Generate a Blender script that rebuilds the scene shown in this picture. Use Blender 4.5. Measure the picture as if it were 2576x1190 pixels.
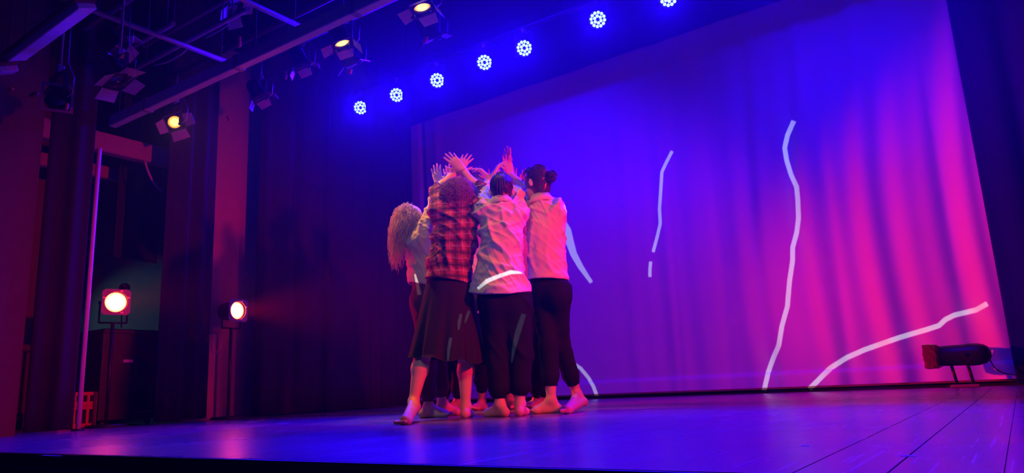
import bpy, math, random
import numpy as np
from mathutils import Vector, Matrix

random.seed(7)
for o in list(bpy.data.objects): bpy.data.objects.remove(o)
scene = bpy.context.scene
COL = scene.collection

# ------------------------------------------------------------------ camera
# world: x along the back cloth (stage right is -x), y upstage, z up, stage floor z = 0
FPX = 1812.19
AX = np.array([0.81935978, -0.15332514, -0.55239566])
AY = np.array([0.57154408, 0.14355475, 0.8079167])
AZ = np.array([-0.04457492, -0.97769291, 0.20525506])
EYE = 0.19
cam = bpy.data.cameras.new('camera'); camo = bpy.data.objects.new('camera', cam); COL.objects.link(camo)
right = Vector((AX[0], AY[0], AZ[0])); down = Vector((AX[1], AY[1], AZ[1])); fwd = Vector((AX[2], AY[2], AZ[2]))
R = Matrix((right, -down, -fwd)).transposed()
camo.matrix_world = Matrix.Translation((0, 0, EYE)) @ R.to_4x4()
cam.sensor_fit = 'HORIZONTAL'; cam.sensor_width = 36; cam.lens = FPX/2576*36; cam.clip_start = 0.02
scene.camera = camo

# ------------------------------------------------------------------ world, exposure
w = bpy.data.worlds.new('world'); scene.world = w; w.use_nodes = True
w.node_tree.nodes['Background'].inputs[0].default_value = (0.0, 0.0, 0.1, 1)
w.node_tree.nodes['Background'].inputs[1].default_value = 0.02
vol = w.node_tree.nodes.new('ShaderNodeVolumeScatter'); vol.inputs['Density'].default_value = 0.0034; vol.inputs['Anisotropy'].default_value = 0.8
w.node_tree.links.new(vol.outputs[0], w.node_tree.nodes['World Output'].inputs['Volume'])   # thin stage haze
cy = scene.cycles; cy.max_bounces = 4; cy.diffuse_bounces = 2; cy.glossy_bounces = 3; cy.adaptive_threshold = 0.06; cy.transmission_bounces = 2; cy.volume_bounces = 0; cy.transparent_max_bounces = 6
vs = scene.view_settings
vs.view_transform = 'Standard'; vs.look = 'None'; vs.gamma = 1.0; vs.use_curve_mapping = False; vs.exposure = 0.0

# light strengths (each lamp is built with its own light further down)
LED_BLUE = (0.012, 0.0, 1.0); GEL_RED = (1.0, 0.008, 0.03); AMBER = (1.0, 0.36, 0.01)
P_LED = 720; P_WASH = 620; P_RED_L = 220; P_RED_R = 900; P_AMBER = 45; P_PROJ = 1800; P_FRONT = 230; P_WORK = 10
PROJ_BLACK = 0.003

# ------------------------------------------------------------------ helpers
def ray(px, py):
    d = np.array([px-1288, py-595.0, FPX]); return np.array([AX@d, AY@d, AZ@d])
def at_y(px, py, y):
    d = ray(px, py)*1.0; d = d*(y/d[1]); return Vector((d[0], d[1], d[2]+EYE))
def at_x(px, py, x):
    d = ray(px, py)*1.0; d = d*(x/d[0]); return Vector((d[0], d[1], d[2]+EYE))
def at_z(px, py, z=0.0):
    d = ray(px, py)*1.0; d = d*((z-EYE)/d[2]); return Vector((d[0], d[1], d[2]+EYE))

def tag(o, label=None, cat=None, group=None, kind=None):
    if label: o['label'] = label
    if cat: o['category'] = cat
    if group: o['group'] = group
    if kind: o['kind'] = kind
    return o
def empty(name, loc=(0, 0, 0), rot=(0, 0, 0), parent=None):
    o = bpy.data.objects.new(name, None); COL.objects.link(o)
    o.location = loc; o.rotation_euler = rot; o.empty_display_size = 0.1
    if parent: o.parent = parent
    return o
def mesh_np(name, V, quads, mat, parent=None, smooth=True):
    V = np.asarray(V, np.float32); Q = np.asarray(quads, np.int32)
    me = bpy.data.meshes.new(name); n = Q.shape[1]
    me.vertices.add(len(V)); me.vertices.foreach_set('co', V.ravel())
    me.loops.add(Q.size); me.loops.foreach_set('vertex_index', Q.ravel())
    me.polygons.add(len(Q)); me.polygons.foreach_set('loop_start', np.arange(0, Q.size, n, dtype=np.int32))
    me.polygons.foreach_set('loop_total', np.full(len(Q), n, np.int32))
    me.polygons.foreach_set('use_smooth', np.full(len(Q), smooth, bool))
    me.update(calc_edges=True); me.validate()
    o = bpy.data.objects.new(name, me); COL.objects.link(o)
    if mat: me.materials.append(mat)
    if parent: o.parent = parent
    return o

class MB:
    """collects simple solids and links them as one mesh"""
    def __init__(s): s.v = []; s.f = []; s.sm = []
    def add(s, vs, fs, smooth=False):
        b = len(s.v); s.v += [tuple(v) for v in vs]; s.f += [tuple(i+b for i in f) for f in fs]; s.sm += [smooth]*len(fs); return s
    def box(s, c, d, rot=None, bev=0.0):
        c = Vector(c); hx, hy, hz = d[0]/2, d[1]/2, d[2]/2
        b = min(bev, hx*.9, hy*.9, hz*.9)
        if b <= 0:
            vs = [Vector((x, y, z)) for x in (-hx, hx) for y in (-hy, hy) for z in (-hz, hz)]
            fs = [(0, 1, 3, 2), (4, 6, 7, 5), (0, 4, 5, 1), (2, 3, 7, 6), (0, 2, 6, 4), (1, 5, 7, 3)]
        else:
            vs = []; idx = {}
            for sx in (-1, 1):
                for sy in (-1, 1):
                    for sz in (-1, 1):
                        for a in range(3):
                            p = [sx*(hx-b), sy*(hy-b), sz*(hz-b)]; p[a] = (sx*hx, sy*hy, sz*hz)[a]
                            idx[(sx, sy, sz, a)] = len(vs); vs.append(Vector(p))
            fs = []
            for a in range(3):
                o1, o2 = [(1, 2), (2, 0), (0, 1)][a]
                for sg in (-1, 1):
                    q = []
                    for u, v in ((-1, -1), (1, -1), (1, 1), (-1, 1)):
                        k = [0, 0, 0]; k[a] = sg; k[o1] = u; k[o2] = v; q.append(idx[(*k, a)])
                    fs.append(q if sg > 0 else q[::-1])
                for u in (-1, 1):
                    for v in (-1, 1):
                        def g(t, ax):
                            k = [0, 0, 0]; k[a] = t; k[o1] = u; k[o2] = v; return idx[(*k, ax)]
                        fs.append((g(-1, o1), g(1, o1), g(1, o2), g(-1, o2)) if u*v > 0 else (g(-1, o2), g(1, o2), g(1, o1), g(-1, o1)))
            for sx in (-1, 1):
                for sy in (-1, 1):
                    for sz in (-1, 1):
                        t = [idx[(sx, sy, sz, a)] for a in range(3)]
                        fs.append(t if sx*sy*sz > 0 else t[::-1])
        if rot is not None: vs = [rot @ v for v in vs]
        return s.add([v+c for v in vs], fs)
    def cyl(s, a, b, r, n=12, r2=None, caps=True, smooth=True):
        a = Vector(a); b = Vector(b); r2 = r if r2 is None else r2
        d = (b-a).normalized(); u = d.orthogonal().normalized(); v = d.cross(u)
        vs = []
        for p, rr in ((a, r), (b, r2)):
            for i in range(n):
                t = 2*math.pi*i/n; vs.append(p+(u*math.cos(t)+v*math.sin(t))*rr)
        s.add(vs, [(i, (i+1) % n, n+(i+1) % n, n+i) for i in range(n)], smooth)
        if caps:
            k = len(s.v)-2*n
            s.f += [tuple(k+i for i in reversed(range(n))), tuple(k+n+i for i in range(n))]; s.sm += [False, False]
        return s
    def lathe(s, prof, n=24, M=None, smooth=True):
        """prof: (radius, height) pairs, turned about local z"""
        vs = []; M = M or Matrix.Identity(4)
        for r, z in prof:
            for i in range(n):
                t = 2*math.pi*i/n; vs.append(M @ Vector((r*math.cos(t), r*math.sin(t), z)))
        fs = []
        for j in range(len(prof)-1):
            for i in range(n): fs.append((j*n+i, j*n+(i+1) % n, (j+1)*n+(i+1) % n, (j+1)*n+i))
        return s.add(vs, fs, smooth)
    def tube(s, pts, r, n=6, closed=False):
        pts = [Vector(p) for p in pts]; m = len(pts); vs = []; u = None
        for i, p in enumerate(pts):
            d = (pts[min(i+1, m-1)]-pts[max(i-1, 0)]).normalized()
            u = d.orthogonal().normalized() if u is None else (u-d*u.dot(d)).normalized()
            v = d.cross(u)
            for k in range(n):
                t = 2*math.pi*k/n; vs.append(p+(u*math.cos(t)+v*math.sin(t))*r)
        fs = [(i*n+k, i*n+(k+1) % n, (i+1)*n+(k+1) % n, (i+1)*n+k) for i in range(m-1) for k in range(n)]
        fs += [tuple(reversed(range(n))), tuple((m-1)*n+k for k in range(n))]
        return s.add(vs, fs, True)
    def build(s, name, mat, parent=None, loc=None, rot=None):
        me = bpy.data.meshes.new(name); me.from_pydata(s.v, [], s.f)
        me.polygons.foreach_set('use_smooth', s.sm); me.update()
        o = bpy.data.objects.new(name, me); COL.objects.link(o)
        if mat: me.materials.append(mat)
        if parent: o.parent = parent
        if loc is not None: o.location = loc
        if rot is not None: o.rotation_euler = rot
        return o

# ------------------------------------------------------------------ materials
def new_mat(name):
    m = bpy.data.materials.new(name); m.use_nodes = True
    nt = m.node_tree; return m, nt, nt.nodes['Principled BSDF']
def mat(name, col, rough=0.6, metal=0.0, spec=0.5, var=0.12, scale=9.0, bump=0.0, bscale=60.0, stretch=(1, 1, 1), sheen=0.0, trans=0.0):
    """plain surface: colour with a little noise, optional fine relief"""
    m, nt, b = new_mat(name); N = nt.nodes; L = nt.links
    tc = N.new('ShaderNodeTexCoord'); mp = N.new('ShaderNodeMapping'); mp.inputs['Scale'].default_value = stretch
    L.new(tc.outputs['Object'], mp.inputs['Vector'])
    nz = N.new('ShaderNodeTexNoise'); nz.inputs['Scale'].default_value = scale; nz.inputs['Detail'].default_value = 4
    L.new(mp.outputs[0], nz.inputs['Vector'])
    mx = N.new('ShaderNodeMix'); mx.data_type = 'RGBA'
    mx.inputs[6].default_value = (*[c*(1-var) for c in col], 1); mx.inputs[7].default_value = (*[min(1, c*(1+var)) for c in col], 1)
    L.new(nz.outputs['Fac'], mx.inputs[0]); L.new(mx.outputs[2], b.inputs['Base Color'])
    b.inputs['Roughness'].default_value = rough; b.inputs['Metallic'].default_value = metal
    b.inputs['Specular IOR Level'].default_value = spec
    if sheen: b.inputs['Sheen Weight'].default_value = sheen
    if trans: b.inputs['Transmission Weight'].default_value = trans
    if bump:
        n2 = N.new('ShaderNodeTexNoise'); n2.inputs['Scale'].default_value = bscale; n2.inputs['Detail'].default_value = 3
        L.new(mp.outputs[0], n2.inputs['Vector'])
        bp = N.new('ShaderNodeBump'); bp.inputs['Strength'].default_value = bump; bp.inputs['Distance'].default_value = 0.01
        L.new(n2.outputs['Fac'], bp.inputs['Height']); L.new(bp.outputs[0], b.inputs['Normal'])
    return m
def glow(name, inner, outer, s_in, s_out, r=0.1):
    """lens of a burning lamp: hot towards its middle (object space radius)"""
    m = bpy.data.materials.new(name); m.use_nodes = True; nt = m.node_tree; N = nt.nodes; L = nt.links; N.clear()
    out = N.new('ShaderNodeOutputMaterial'); em = N.new('ShaderNodeEmission'); tc = N.new('ShaderNodeTexCoord')
    sp = N.new('ShaderNodeSeparateXYZ'); cb = N.new('ShaderNodeCombineXYZ'); ln = N.new('ShaderNodeVectorMath'); ln.operation = 'LENGTH'
    L.new(tc.outputs['Object'], sp.inputs[0]); L.new(sp.outputs[0], cb.inputs[0]); L.new(sp.outputs[1], cb.inputs[1]); L.new(cb.outputs[0], ln.inputs[0])
    mr = N.new('ShaderNodeMapRange'); mr.inputs[1].default_value = r*0.35; mr.inputs[2].default_value = r; mr.interpolation_type = 'SMOOTHSTEP'
    L.new(ln.outputs['Value'], mr.inputs[0])
    mx = N.new('ShaderNodeMix'); mx.data_type = 'RGBA'; mx.inputs[6].default_value = (*[c*s_in for c in inner], 1); mx.inputs[7].default_value = (*[c*s_out for c in outer], 1)
    L.new(mr.outputs[0], mx.inputs[0]); L.new(mx.outputs[2], em.inputs[0]); L.new(em.outputs[0], out.inputs[0])
    m.cycles.emission_sampling = 'NONE'      # each lamp carries its own light
    return m

M = {}
M['black_cloth'] = mat('black_cloth', (0.034, 0.024, 0.046), 0.92, spec=0.12, var=0.3, scale=3)
M['haze_tinted_cloth'] = mat('haze_blue_cloth', (0.016, 0.016, 0.20), 0.92, spec=0.15, var=0.2, scale=3, bump=0.2, bscale=220)  # blue of the haze glow painted into the drape's colour
M['wall_paint'] = mat('wall_paint', (0.16, 0.13, 0.15), 0.85, spec=0.2, bump=0.1, bscale=40)
M['dark_wall'] = mat('dark_wall', (0.05, 0.045, 0.06), 0.9, spec=0.2)
M['panel_paint'] = mat('panel_paint', (0.40, 0.31, 0.33), 0.8, spec=0.25, bump=0.08, bscale=30)
M['black_metal'] = mat('black_metal', (0.018, 0.018, 0.022), 0.42, spec=0.5, var=0.3, scale=30, bump=0.05)
M['grey_metal'] = mat('grey_metal', (0.32, 0.31, 0.34), 0.5, metal=0.3, var=0.2, scale=14)
M['pale_metal'] = mat('pale_metal', (0.62, 0.60, 0.66), 0.45, metal=0.2, var=0.15, scale=10)
M['white_paint'] = mat('white_paint', (0.8, 0.8, 0.82), 0.55)
M['silver'] = mat('silver', (0.75, 0.75, 0.78), 0.3, metal=0.9)
M['screen'] = mat('screen', (0.78, 0.76, 0.80), 0.9, spec=0.1, var=0.04, scale=2.0, bump=0.08, bscale=150)
M['hem'] = mat('hem', (0.82, 0.80, 0.86), 0.85, spec=0.15, var=0.05)
M['wood_batten'] = mat('wood_batten', (0.30, 0.12, 0.09), 0.6, stretch=(1, 8, 8))
M['tape'] = mat('tape', (0.85, 0.85, 0.85), 0.45)
M['red_tape'] = mat('red_tape', (0.75, 0.10, 0.08), 0.5)
M['red_plastic'] = mat('red_plastic', (0.65, 0.05, 0.05), 0.35)
M['red_gel'] = mat('red_gel', (0.22, 0.012, 0.03), 0.25, var=0.3, scale=22, bump=0.6, bscale=18)
M['black_case'] = mat('black_case', (0.014, 0.014, 0.018), 0.55, bump=0.1, bscale=120)
M['cable'] = mat('cable', (0.02, 0.02, 0.022), 0.5)
M['pale_cable'] = mat('pale_cable', (0.55, 0.5, 0.5), 0.5)
M['skin'] = mat('skin', (0.66, 0.43, 0.33), 0.5, spec=0.4, var=0.1, scale=14, bump=0.06, bscale=90)
M['skin_pale'] = mat('skin_pale', (0.72, 0.50, 0.40), 0.5, spec=0.4, var=0.1, scale=14, bump=0.06, bscale=90)
M['eye'] = mat('eye', (0.75, 0.72, 0.7), 0.15)
M['iris'] = mat('iris', (0.05, 0.03, 0.02), 0.2)
M['dark_hair'] = mat('dark_hair', (0.055, 0.028, 0.022), 0.32, spec=0.6, var=0.5, scale=120, stretch=(1, 1, .12))
M['brown_hair'] = mat('brown_hair', (0.27, 0.115, 0.06), 0.36, spec=0.6, var=0.6, scale=14)
M['blonde_hair'] = mat('blonde_hair', (0.70, 0.47, 0.24), 0.42, spec=0.5, var=0.35, scale=16)
M['white_shirt'] = mat('white_shirt', (0.74, 0.72, 0.69), 0.85, spec=0.15, var=0.05, bump=0.35, bscale=34)
M['cream_shirt'] = mat('cream_shirt', (0.74, 0.62, 0.40), 0.88, spec=0.12, var=0.07, bump=0.3, bscale=30)
M['beige_shirt'] = mat('beige_shirt', (0.68, 0.60, 0.50), 0.86, spec=0.14, var=0.06, bump=0.35, bscale=32)
M['black_trousers'] = mat('black_trousers', (0.012, 0.012, 0.019), 0.85, spec=0.1, var=0.2, bump=0.3, bscale=30)
M['maroon_trousers'] = mat('maroon_trousers', (0.10, 0.03, 0.04), 0.8, spec=0.2, bump=0.3, bscale=30)
M['black_skirt'] = mat('black_skirt', (0.020, 0.014, 0.024), 0.8, spec=0.15, var=0.2, bump=0.2, bscale=30)
M['dark_ceiling'] = mat('dark_ceiling', (0.02, 0.02, 0.025), 0.9, spec=0.1)

def plaid():
    m, nt, b = new_mat('plaid_cloth'); N = nt.nodes; L = nt.links
    tc = N.new('ShaderNodeTexCoord'); sp = N.new('ShaderNodeSeparateXYZ')
    nz = N.new('ShaderNodeTexNoise'); nz.inputs['Scale'].default_value = 4.5
    ad = N.new('ShaderNodeVectorMath'); ad.operation = 'MULTIPLY_ADD'; ad.inputs[1].default_value = (.05, .05, .05)
    L.new(tc.outputs['Object'], nz.inputs['Vector']); L.new(nz.outputs['Color'], ad.inputs[0]); L.new(tc.outputs['Object'], ad.inputs[2]); L.new(ad.outputs[0], sp.inputs[0])
    def stripes(out, period, lo, hi, off=0.0):
        a = N.new('ShaderNodeMath'); a.operation = 'MULTIPLY_ADD'; a.inputs[1].default_value = 1/period; a.inputs[2].default_value = 50+off; L.new(out, a.inputs[0])
        f = N.new('ShaderNodeMath'); f.operation = 'FRACT'; L.new(a.outputs[0], f.inputs[0])
        r = N.new('ShaderNodeValToRGB'); r.color_ramp.interpolation = 'CONSTANT'
        e = r.color_ramp.elements; e[0].color = (0, 0, 0, 1); e[1].position = lo; e[1].color = (1, 1, 1, 1); e.new(hi).color = (0, 0, 0, 1)
        L.new(f.outputs[0], r.inputs[0]); return r.outputs[0]
    def mixc(fac, a, bcol, amt):
        s = N.new('ShaderNodeMath'); s.operation = 'MULTIPLY'; s.inputs[1].default_value = amt; L.new(fac, s.inputs[0])
        x = N.new('ShaderNodeMix'); x.data_type = 'RGBA'; L.new(s.outputs[0], x.inputs[0])
        if isinstance(a, tuple): x.inputs[6].default_value = a
        else: L.new(a, x.inputs[6])
        x.inputs[7].default_value = bcol; return x.outputs[2]
    c = (0.36, 0.06, 0.09, 1)
    P = 0.085
    for ax in (0, 2):
        c = mixc(stripes(sp.outputs[ax], P, .45, .85), c, (0.06, 0.05, 0.09, 1), .62)
        c = mixc(stripes(sp.outputs[ax], P, .60, .70), c, (0.02, 0.02, 0.03, 1), .6)
        c = mixc(stripes(sp.outputs[ax], P, .14, .20), c, (0.75, 0.70, 0.66, 1), .38)
        c = mixc(stripes(sp.outputs[ax], P, .27, .30), c, (0.75, 0.70, 0.66, 1), .25)
    L.new(c, b.inputs['Base Color']); b.inputs['Roughness'].default_value = 0.85; b.inputs['Specular IOR Level'].default_value = 0.15
    return m
M['plaid'] = plaid()

def floor_mat():
    m, nt, b = new_mat('stage_floor'); N = nt.nodes; L = nt.links
    tc = N.new('ShaderNodeTexCoord')
    def nz(scale, st, det=4):
        mp = N.new('ShaderNodeMapping'); mp.inputs['Scale'].default_value = st; L.new(tc.outputs['Object'], mp.inputs[0])
        n = N.new('ShaderNodeTexNoise'); n.inputs['Scale'].default_value = scale; n.inputs['Detail'].default_value = det; L.new(mp.outputs[0], n.inputs['Vector']); return n.outputs['Fac']
    big = nz(0.9, (1, 1, 1)); grain = nz(9, (3, .35, 1)); scr = nz(16, (6, .12, 1), 2); speck = nz(170, (1, 1, 1), 1)
    r = N.new('ShaderNodeValToRGB'); r.color_ramp.elements[0].position = .25; r.color_ramp.elements[0].color = (.10, .085, .11, 1); r.color_ramp.elements[1].position = .8; r.color_ramp.elements[1].color = (.22, .18, .23, 1)
    L.new(grain, r.inputs[0])
    sr = N.new('ShaderNodeValToRGB'); sr.color_ramp.elements[0].position = .64; sr.color_ramp.elements[0].color = (0, 0, 0, 1); sr.color_ramp.elements[1].position = .70; sr.color_ramp.elements[1].color = (1, 1, 1, 1); L.new(scr, sr.inputs[0])
    pr = N.new('ShaderNodeValToRGB'); pr.color_ramp.elements[0].position = .72; pr.color_ramp.elements[0].color = (0, 0, 0, 1); pr.color_ramp.elements[1].position = .75; pr.color_ramp.elements[1].color = (1, 1, 1, 1); L.new(speck, pr.inputs[0])
    mx0 = N.new('ShaderNodeMath'); mx0.operation = 'MAXIMUM'; L.new(sr.outputs[0], mx0.inputs[0]); L.new(pr.outputs[0], mx0.inputs[1])
    s = N.new('ShaderNodeMath'); s.operation = 'MULTIPLY'; s.inputs[1].default_value = .8; L.new(mx0.outputs[0], s.inputs[0])
    mx = N.new('ShaderNodeMix'); mx.data_type = 'RGBA'; mx.inputs[7].default_value = (.5, .48, .5, 1); L.new(s.outputs[0], mx.inputs[0]); L.new(r.outputs[0], mx.inputs[6])
    L.new(mx.outputs[2], b.inputs['Base Color'])
    mr = N.new('ShaderNodeMapRange'); mr.inputs[3].default_value = .18; mr.inputs[4].default_value = .36; L.new(big, mr.inputs[0]); L.new(mr.outputs[0], b.inputs['Roughness'])
    b.inputs['Specular IOR Level'].default_value = .55
    bp = N.new('ShaderNodeBump'); bp.inputs['Strength'].default_value = .12; bp.inputs['Distance'].default_value = .004; L.new(grain, bp.inputs['Height']); L.new(bp.outputs[0], b.inputs['Normal'])
    return m
M['floor'] = floor_mat()

def spot(name, loc, target, col, power, size=60, blend=0.5, radius=0.06, parent=None):
    d = bpy.data.lights.new(name, 'SPOT'); d.color = col; d.energy = power; d.spot_size = math.radians(size); d.spot_blend = blend; d.shadow_soft_size = radius
    o = bpy.data.objects.new(name, d); COL.objects.link(o); o.location = loc
    o.rotation_euler = (Vector(target)-Vector(loc)).to_track_quat('-Z', 'Y').to_euler()
    return o
def aim(loc, target):
    """matrix whose local +z looks from loc to target, local y roughly up"""
    q = (Vector(target)-Vector(loc)).to_track_quat('Z', 'Y'); return Matrix.Translation(Vector(loc)) @ q.to_matrix().to_4x4()

#%% ================================================================== the setting
def struct(name, mb, m, parent=None):
    o = mb.build(name, m, parent)
    if parent is None: o['kind'] = 'structure'
    return o
FRONT = 1.52
# stage floor: sheets laid side by side, seams run upstage
fl = struct('floor', MB().box((-4.2, 5.2, -0.038), (9.6, 7.36, 0.07)), M['floor'])
edges = [-9.0, -7.6, -6.1, -4.6, -3.1, -2.3, -1.24, -0.405, -0.24, -0.055, 0.6]
for a, b in zip(edges[:-1], edges[1:]):
    MB().box(((a+b)/2, (FRONT+8.88)/2, -0.004), (b-a-0.003, 8.88-FRONT, 0.008), bev=0.0005).build('floor_sheet', M['floor'], fl)
nos = struct('trim_1', MB().cyl((-9, FRONT-0.012, -0.012), (0.6, FRONT-0.012, -0.012), 0.012, 10).box((-4.2, FRONT-0.012, -0.04), (9.6, 0.02, 0.03)), M['black_metal'])
struct('wall_stage_front', MB().box((-4.2, FRONT+0.03, -0.56), (9.6, 0.06, 0.96)), M['dark_wall'])
struct('floor_auditorium', MB().box((-4.2, -3.0, -1.06), (14, 9.0, 0.04)), M['dark_wall'])
struct('wall_back', MB().box((-4.2, 9.3, 2.75), (10.4, 0.1, 5.6)), M['dark_wall'])
struct('wall_left', MB().box((-8.75, 5.4, 2.75), (0.1, 7.8, 5.6)), M['wall_paint'])
struct('wall_left_front', MB().box((-6.42, 1.95, 2.75), (0.16, 1.05, 5.6)).box((-7.6, 1.5, 2.75), (2.3, 0.14, 5.6)), M['wall_paint'])
struct('wall_right', MB().box((2.1, 5.4, 2.75), (0.1, 7.8, 5.6)), M['dark_wall'])
struct('floor_wing_right', MB().box((1.35, 5.2, -0.045), (1.5, 7.36, 0.08)), M['floor'])
struct('ceiling', MB().box((-3.4, 5.2, 5.6), (11.2, 8.3, 0.1)), M['dark_ceiling'])
struct('ceiling_auditorium', MB().box((-4.2, -3.0, 5.62), (14, 8.0, 0.06)), M['dark_ceiling'])
# flat painted panel in the side opening, header beams above the first opening
struct('wall_left_panel', MB().box((-7.38, 4.95, 2.2), (0.06, 1.1, 4.4), bev=0.004), M['panel_paint'])
struct('trim_2', MB().box((-7.35, 3.5, 2.82), (0.12, 1.5, 0.2), bev=0.01), M['panel_paint'])
struct('trim_3', MB().box((-8.0, 3.6, 2.72), (0.1, 1.2, 0.14), bev=0.01), M['panel_paint'])

# ---------------------------------------------------------------- back cloth
def cloth(path, z0, z1, amp, freq, seed, nz=14, step=0.02, thick=0.006, ampf=None, hemw=0.0):
    """hanging cloth along a plan path; folds push it sideways, deeper towards the hem"""
    rnd = random.Random(seed); pts = [Vector((*p, 0)) for p in path]
    L = [(pts[i+1]-pts[i]).length for i in range(len(pts)-1)]; tot = sum(L); n = max(8, int(tot/step))
    ph = [rnd.uniform(0, 6.28) for _ in range(8)]
    V = []; prm = []
    for i in range(n+1):
        s = tot*i/n; t = s; k = 0
        while k < len(L)-1 and t > L[k]: t -= L[k]; k += 1
        d = (pts[k+1]-pts[k]).normalized(); p = pts[k]+d*t; prm.append((s, p, Vector((-d.y, d.x, 0)), d))
    for side in (0, 1):
        for j in range(nz+1):
            z = z0+(z1-z0)*j/nz; h = j/nz
            for s, p, nn, d in prm:
                a = (ampf(s) if ampf else 1)*amp*(1-0.35*h)
                u = s*freq*6.283
                f = math.sin(u+ph[0]+0.5*math.sin(u*.37+ph[1])+0.25*math.sin(h*2.2+ph[2]))
                f = f*.62+.28*math.sin(u*1.63+ph[3]+.6*h)+.22*math.sin(u*.51+ph[4])
                x = d*(0.25*a*math.sin(u*1.3+ph[5]))
                V.append(p+nn*(f*a+side*thick)+x+Vector((0, 0, z+(0.004*math.sin(u*.4) if j == 0 else 0))))
    w_ = n+1; h_ = nz+1; F = []
    for side in (0, 1):
        b = side*w_*h_
        for j in range(nz):
            for i in range(n):
                q = (b+j*w_+i, b+j*w_+i+1, b+(j+1)*w_+i+1, b+(j+1)*w_+i); F.append(q if side == 0 else q[::-1])
    b = w_*h_
    for i in range(n):
        F.append((i, b+i, b+i+1, i+1)); k = nz*w_; F.append((k+i, k+i+1, b+k+i+1, b+k+i))
    for j in range(nz):
        F.append((j*w_, (j+1)*w_, b+(j+1)*w_, b+j*w_)); e = n; F.append((j*w_+e, b+j*w_+e, b+(j+1)*w_+e, (j+1)*w_+e))
    mb = MB(); mb.add(V, F, True); return mb
def curtain(name, path, z0, z1, amp, freq, seed, label, group=None, m='black_cloth', **k):
    t = empty(name, (0, 0, 0)); tag(t, label, 'curtain', group)
    cloth(path, z0, z1, amp, freq, seed, **k).build('cloth', M[m], t)
    a, b = Vector((*path[0], z1)), Vector((*path[-1], z1))
    pm = MB(); pts = [Vector((*p, z1+0.01)) for p in path]
    for i in range(len(pts)-1): pm.cyl(pts[i], pts[i+1], 0.022, 10)
    pm.build('top_pipe', M['black_metal'], t)
    return t

SY = 8.6
t = empty('back_cloth', (-4.2, SY, 0)); tag(t, 'white back cloth lit violet and blue filling the rear of the stage', 'backdrop')
NX, NZ = 420, 60
xs = np.linspace(-8.5, 0.35, NX); zs = np.linspace(0.20, 4.95, NZ)
Xg, Zg = np.meshgrid(xs, zs)
def screen_y(X, Z):
    fade = np.clip((X+4.9)/3.6, 0, 1)**1.3                      # the right half hangs in loose folds
    h = Z/4.9
    lean = X+0.10*np.sin(Z*.9)*fade
    f = (0.45*np.sin(lean*13.0+.9*np.sin(lean*2.3))+.32*np.sin(lean*21.0+1.1+.7*np.sin(lean*3.1))+.35*np.sin(lean*5.3+2))*fade*0.055*(1-.25*h)
    for c, wd, a in ((-7.62, .05, .05), (-7.30, .09, -.03), (-6.2, .25, .012), (-3.45, .05, .012), (-1.55, .07, .022), (-2.85, .07, .016)):
        f = f+a*np.exp(-((X-c-.03*np.sin(Z*.7))/wd)**2)*(0.55+.45*np.cos(h*1.6))
    return f-0.40*np.clip(X+0.40, 0, .34)                      # the free edge swings a little forward
Yg = screen_y(Xg, Zg)
V0 = np.stack([Xg+4.2, Yg, Zg], -1).reshape(-1, 3); V1 = V0+np.array([0, .004, 0])
idx = np.arange(NX*NZ).reshape(NZ, NX)
Q = np.stack([idx[:-1, :-1], idx[:-1, 1:], idx[1:, 1:], idx[1:, :-1]], -1).reshape(-1, 4)
mesh_np('cloth', np.concatenate([V0, V1]), np.concatenate([Q, Q[:, ::-1]+NX*NZ]), M['screen'], t)
# hem pocket along the foot of the cloth: its own band, a little proud of it, then the batten it is tied to
zs2 = np.linspace(0.06, 0.235, 4); Xh, Zh = np.meshgrid(xs, zs2)
Yh = screen_y(Xh, Zh*0+.22)-0.012
V0 = np.stack([Xh+4.2, Yh, Zh], -1).reshape(-1, 3); V1 = V0+np.array([0, .022, 0]); idx = np.arange(NX*4).reshape(4, NX)
Q = np.stack([idx[:-1, :-1], idx[:-1, 1:], idx[1:, 1:], idx[1:, :-1]], -1).reshape(-1, 4)
Qc = np.stack([idx[-1, :-1], idx[-1, 1:], idx[-1, 1:]+NX*4, idx[-1, :-1]+NX*4], -1)
mesh_np('hem_pocket', np.concatenate([V0, V1]), np.concatenate([Q, Q[:, ::-1]+NX*4, Qc]), M['hem'], t)
MB().box((0.1, -0.01, 0.05), (8.7, 0.03, 0.022), bev=0.004).build('bottom_batten', M['wood_batten'], t)
MB().box((0.1, 0.06, 0.02), (8.7, 0.05, 0.04)).build('floor_strip', M['black_cloth'], t)

# ---------------------------------------------------------------- drapes
e = at_y(1020, 322, 8.15); e2 = at_y(1920, 15, 8.15)
sl = (e2.z-e.z)/(e2.x-e.x)
bt = empty('border_drape', (-4.2, 8.15, 4.5)); tag(bt, 'long black border drape above the top edge of the back cloth', 'curtain')
mb = cloth([(-8.6, 8.15), (1.2, 8.15)], 0, 1.1, 0.006, 1.7, 21, nz=3)
mb.v = [(x+4.2, y-8.15, z+(e.z+sl*(x-e.x))-4.5) for x, y, z in mb.v]
mb.build('cloth', M['black_cloth'], bt)
MB().cyl((-4.4, 0, 1.12), (5.4, 0, 1.2), 0.024, 10).build('top_pipe', M['black_metal'], bt)

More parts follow.
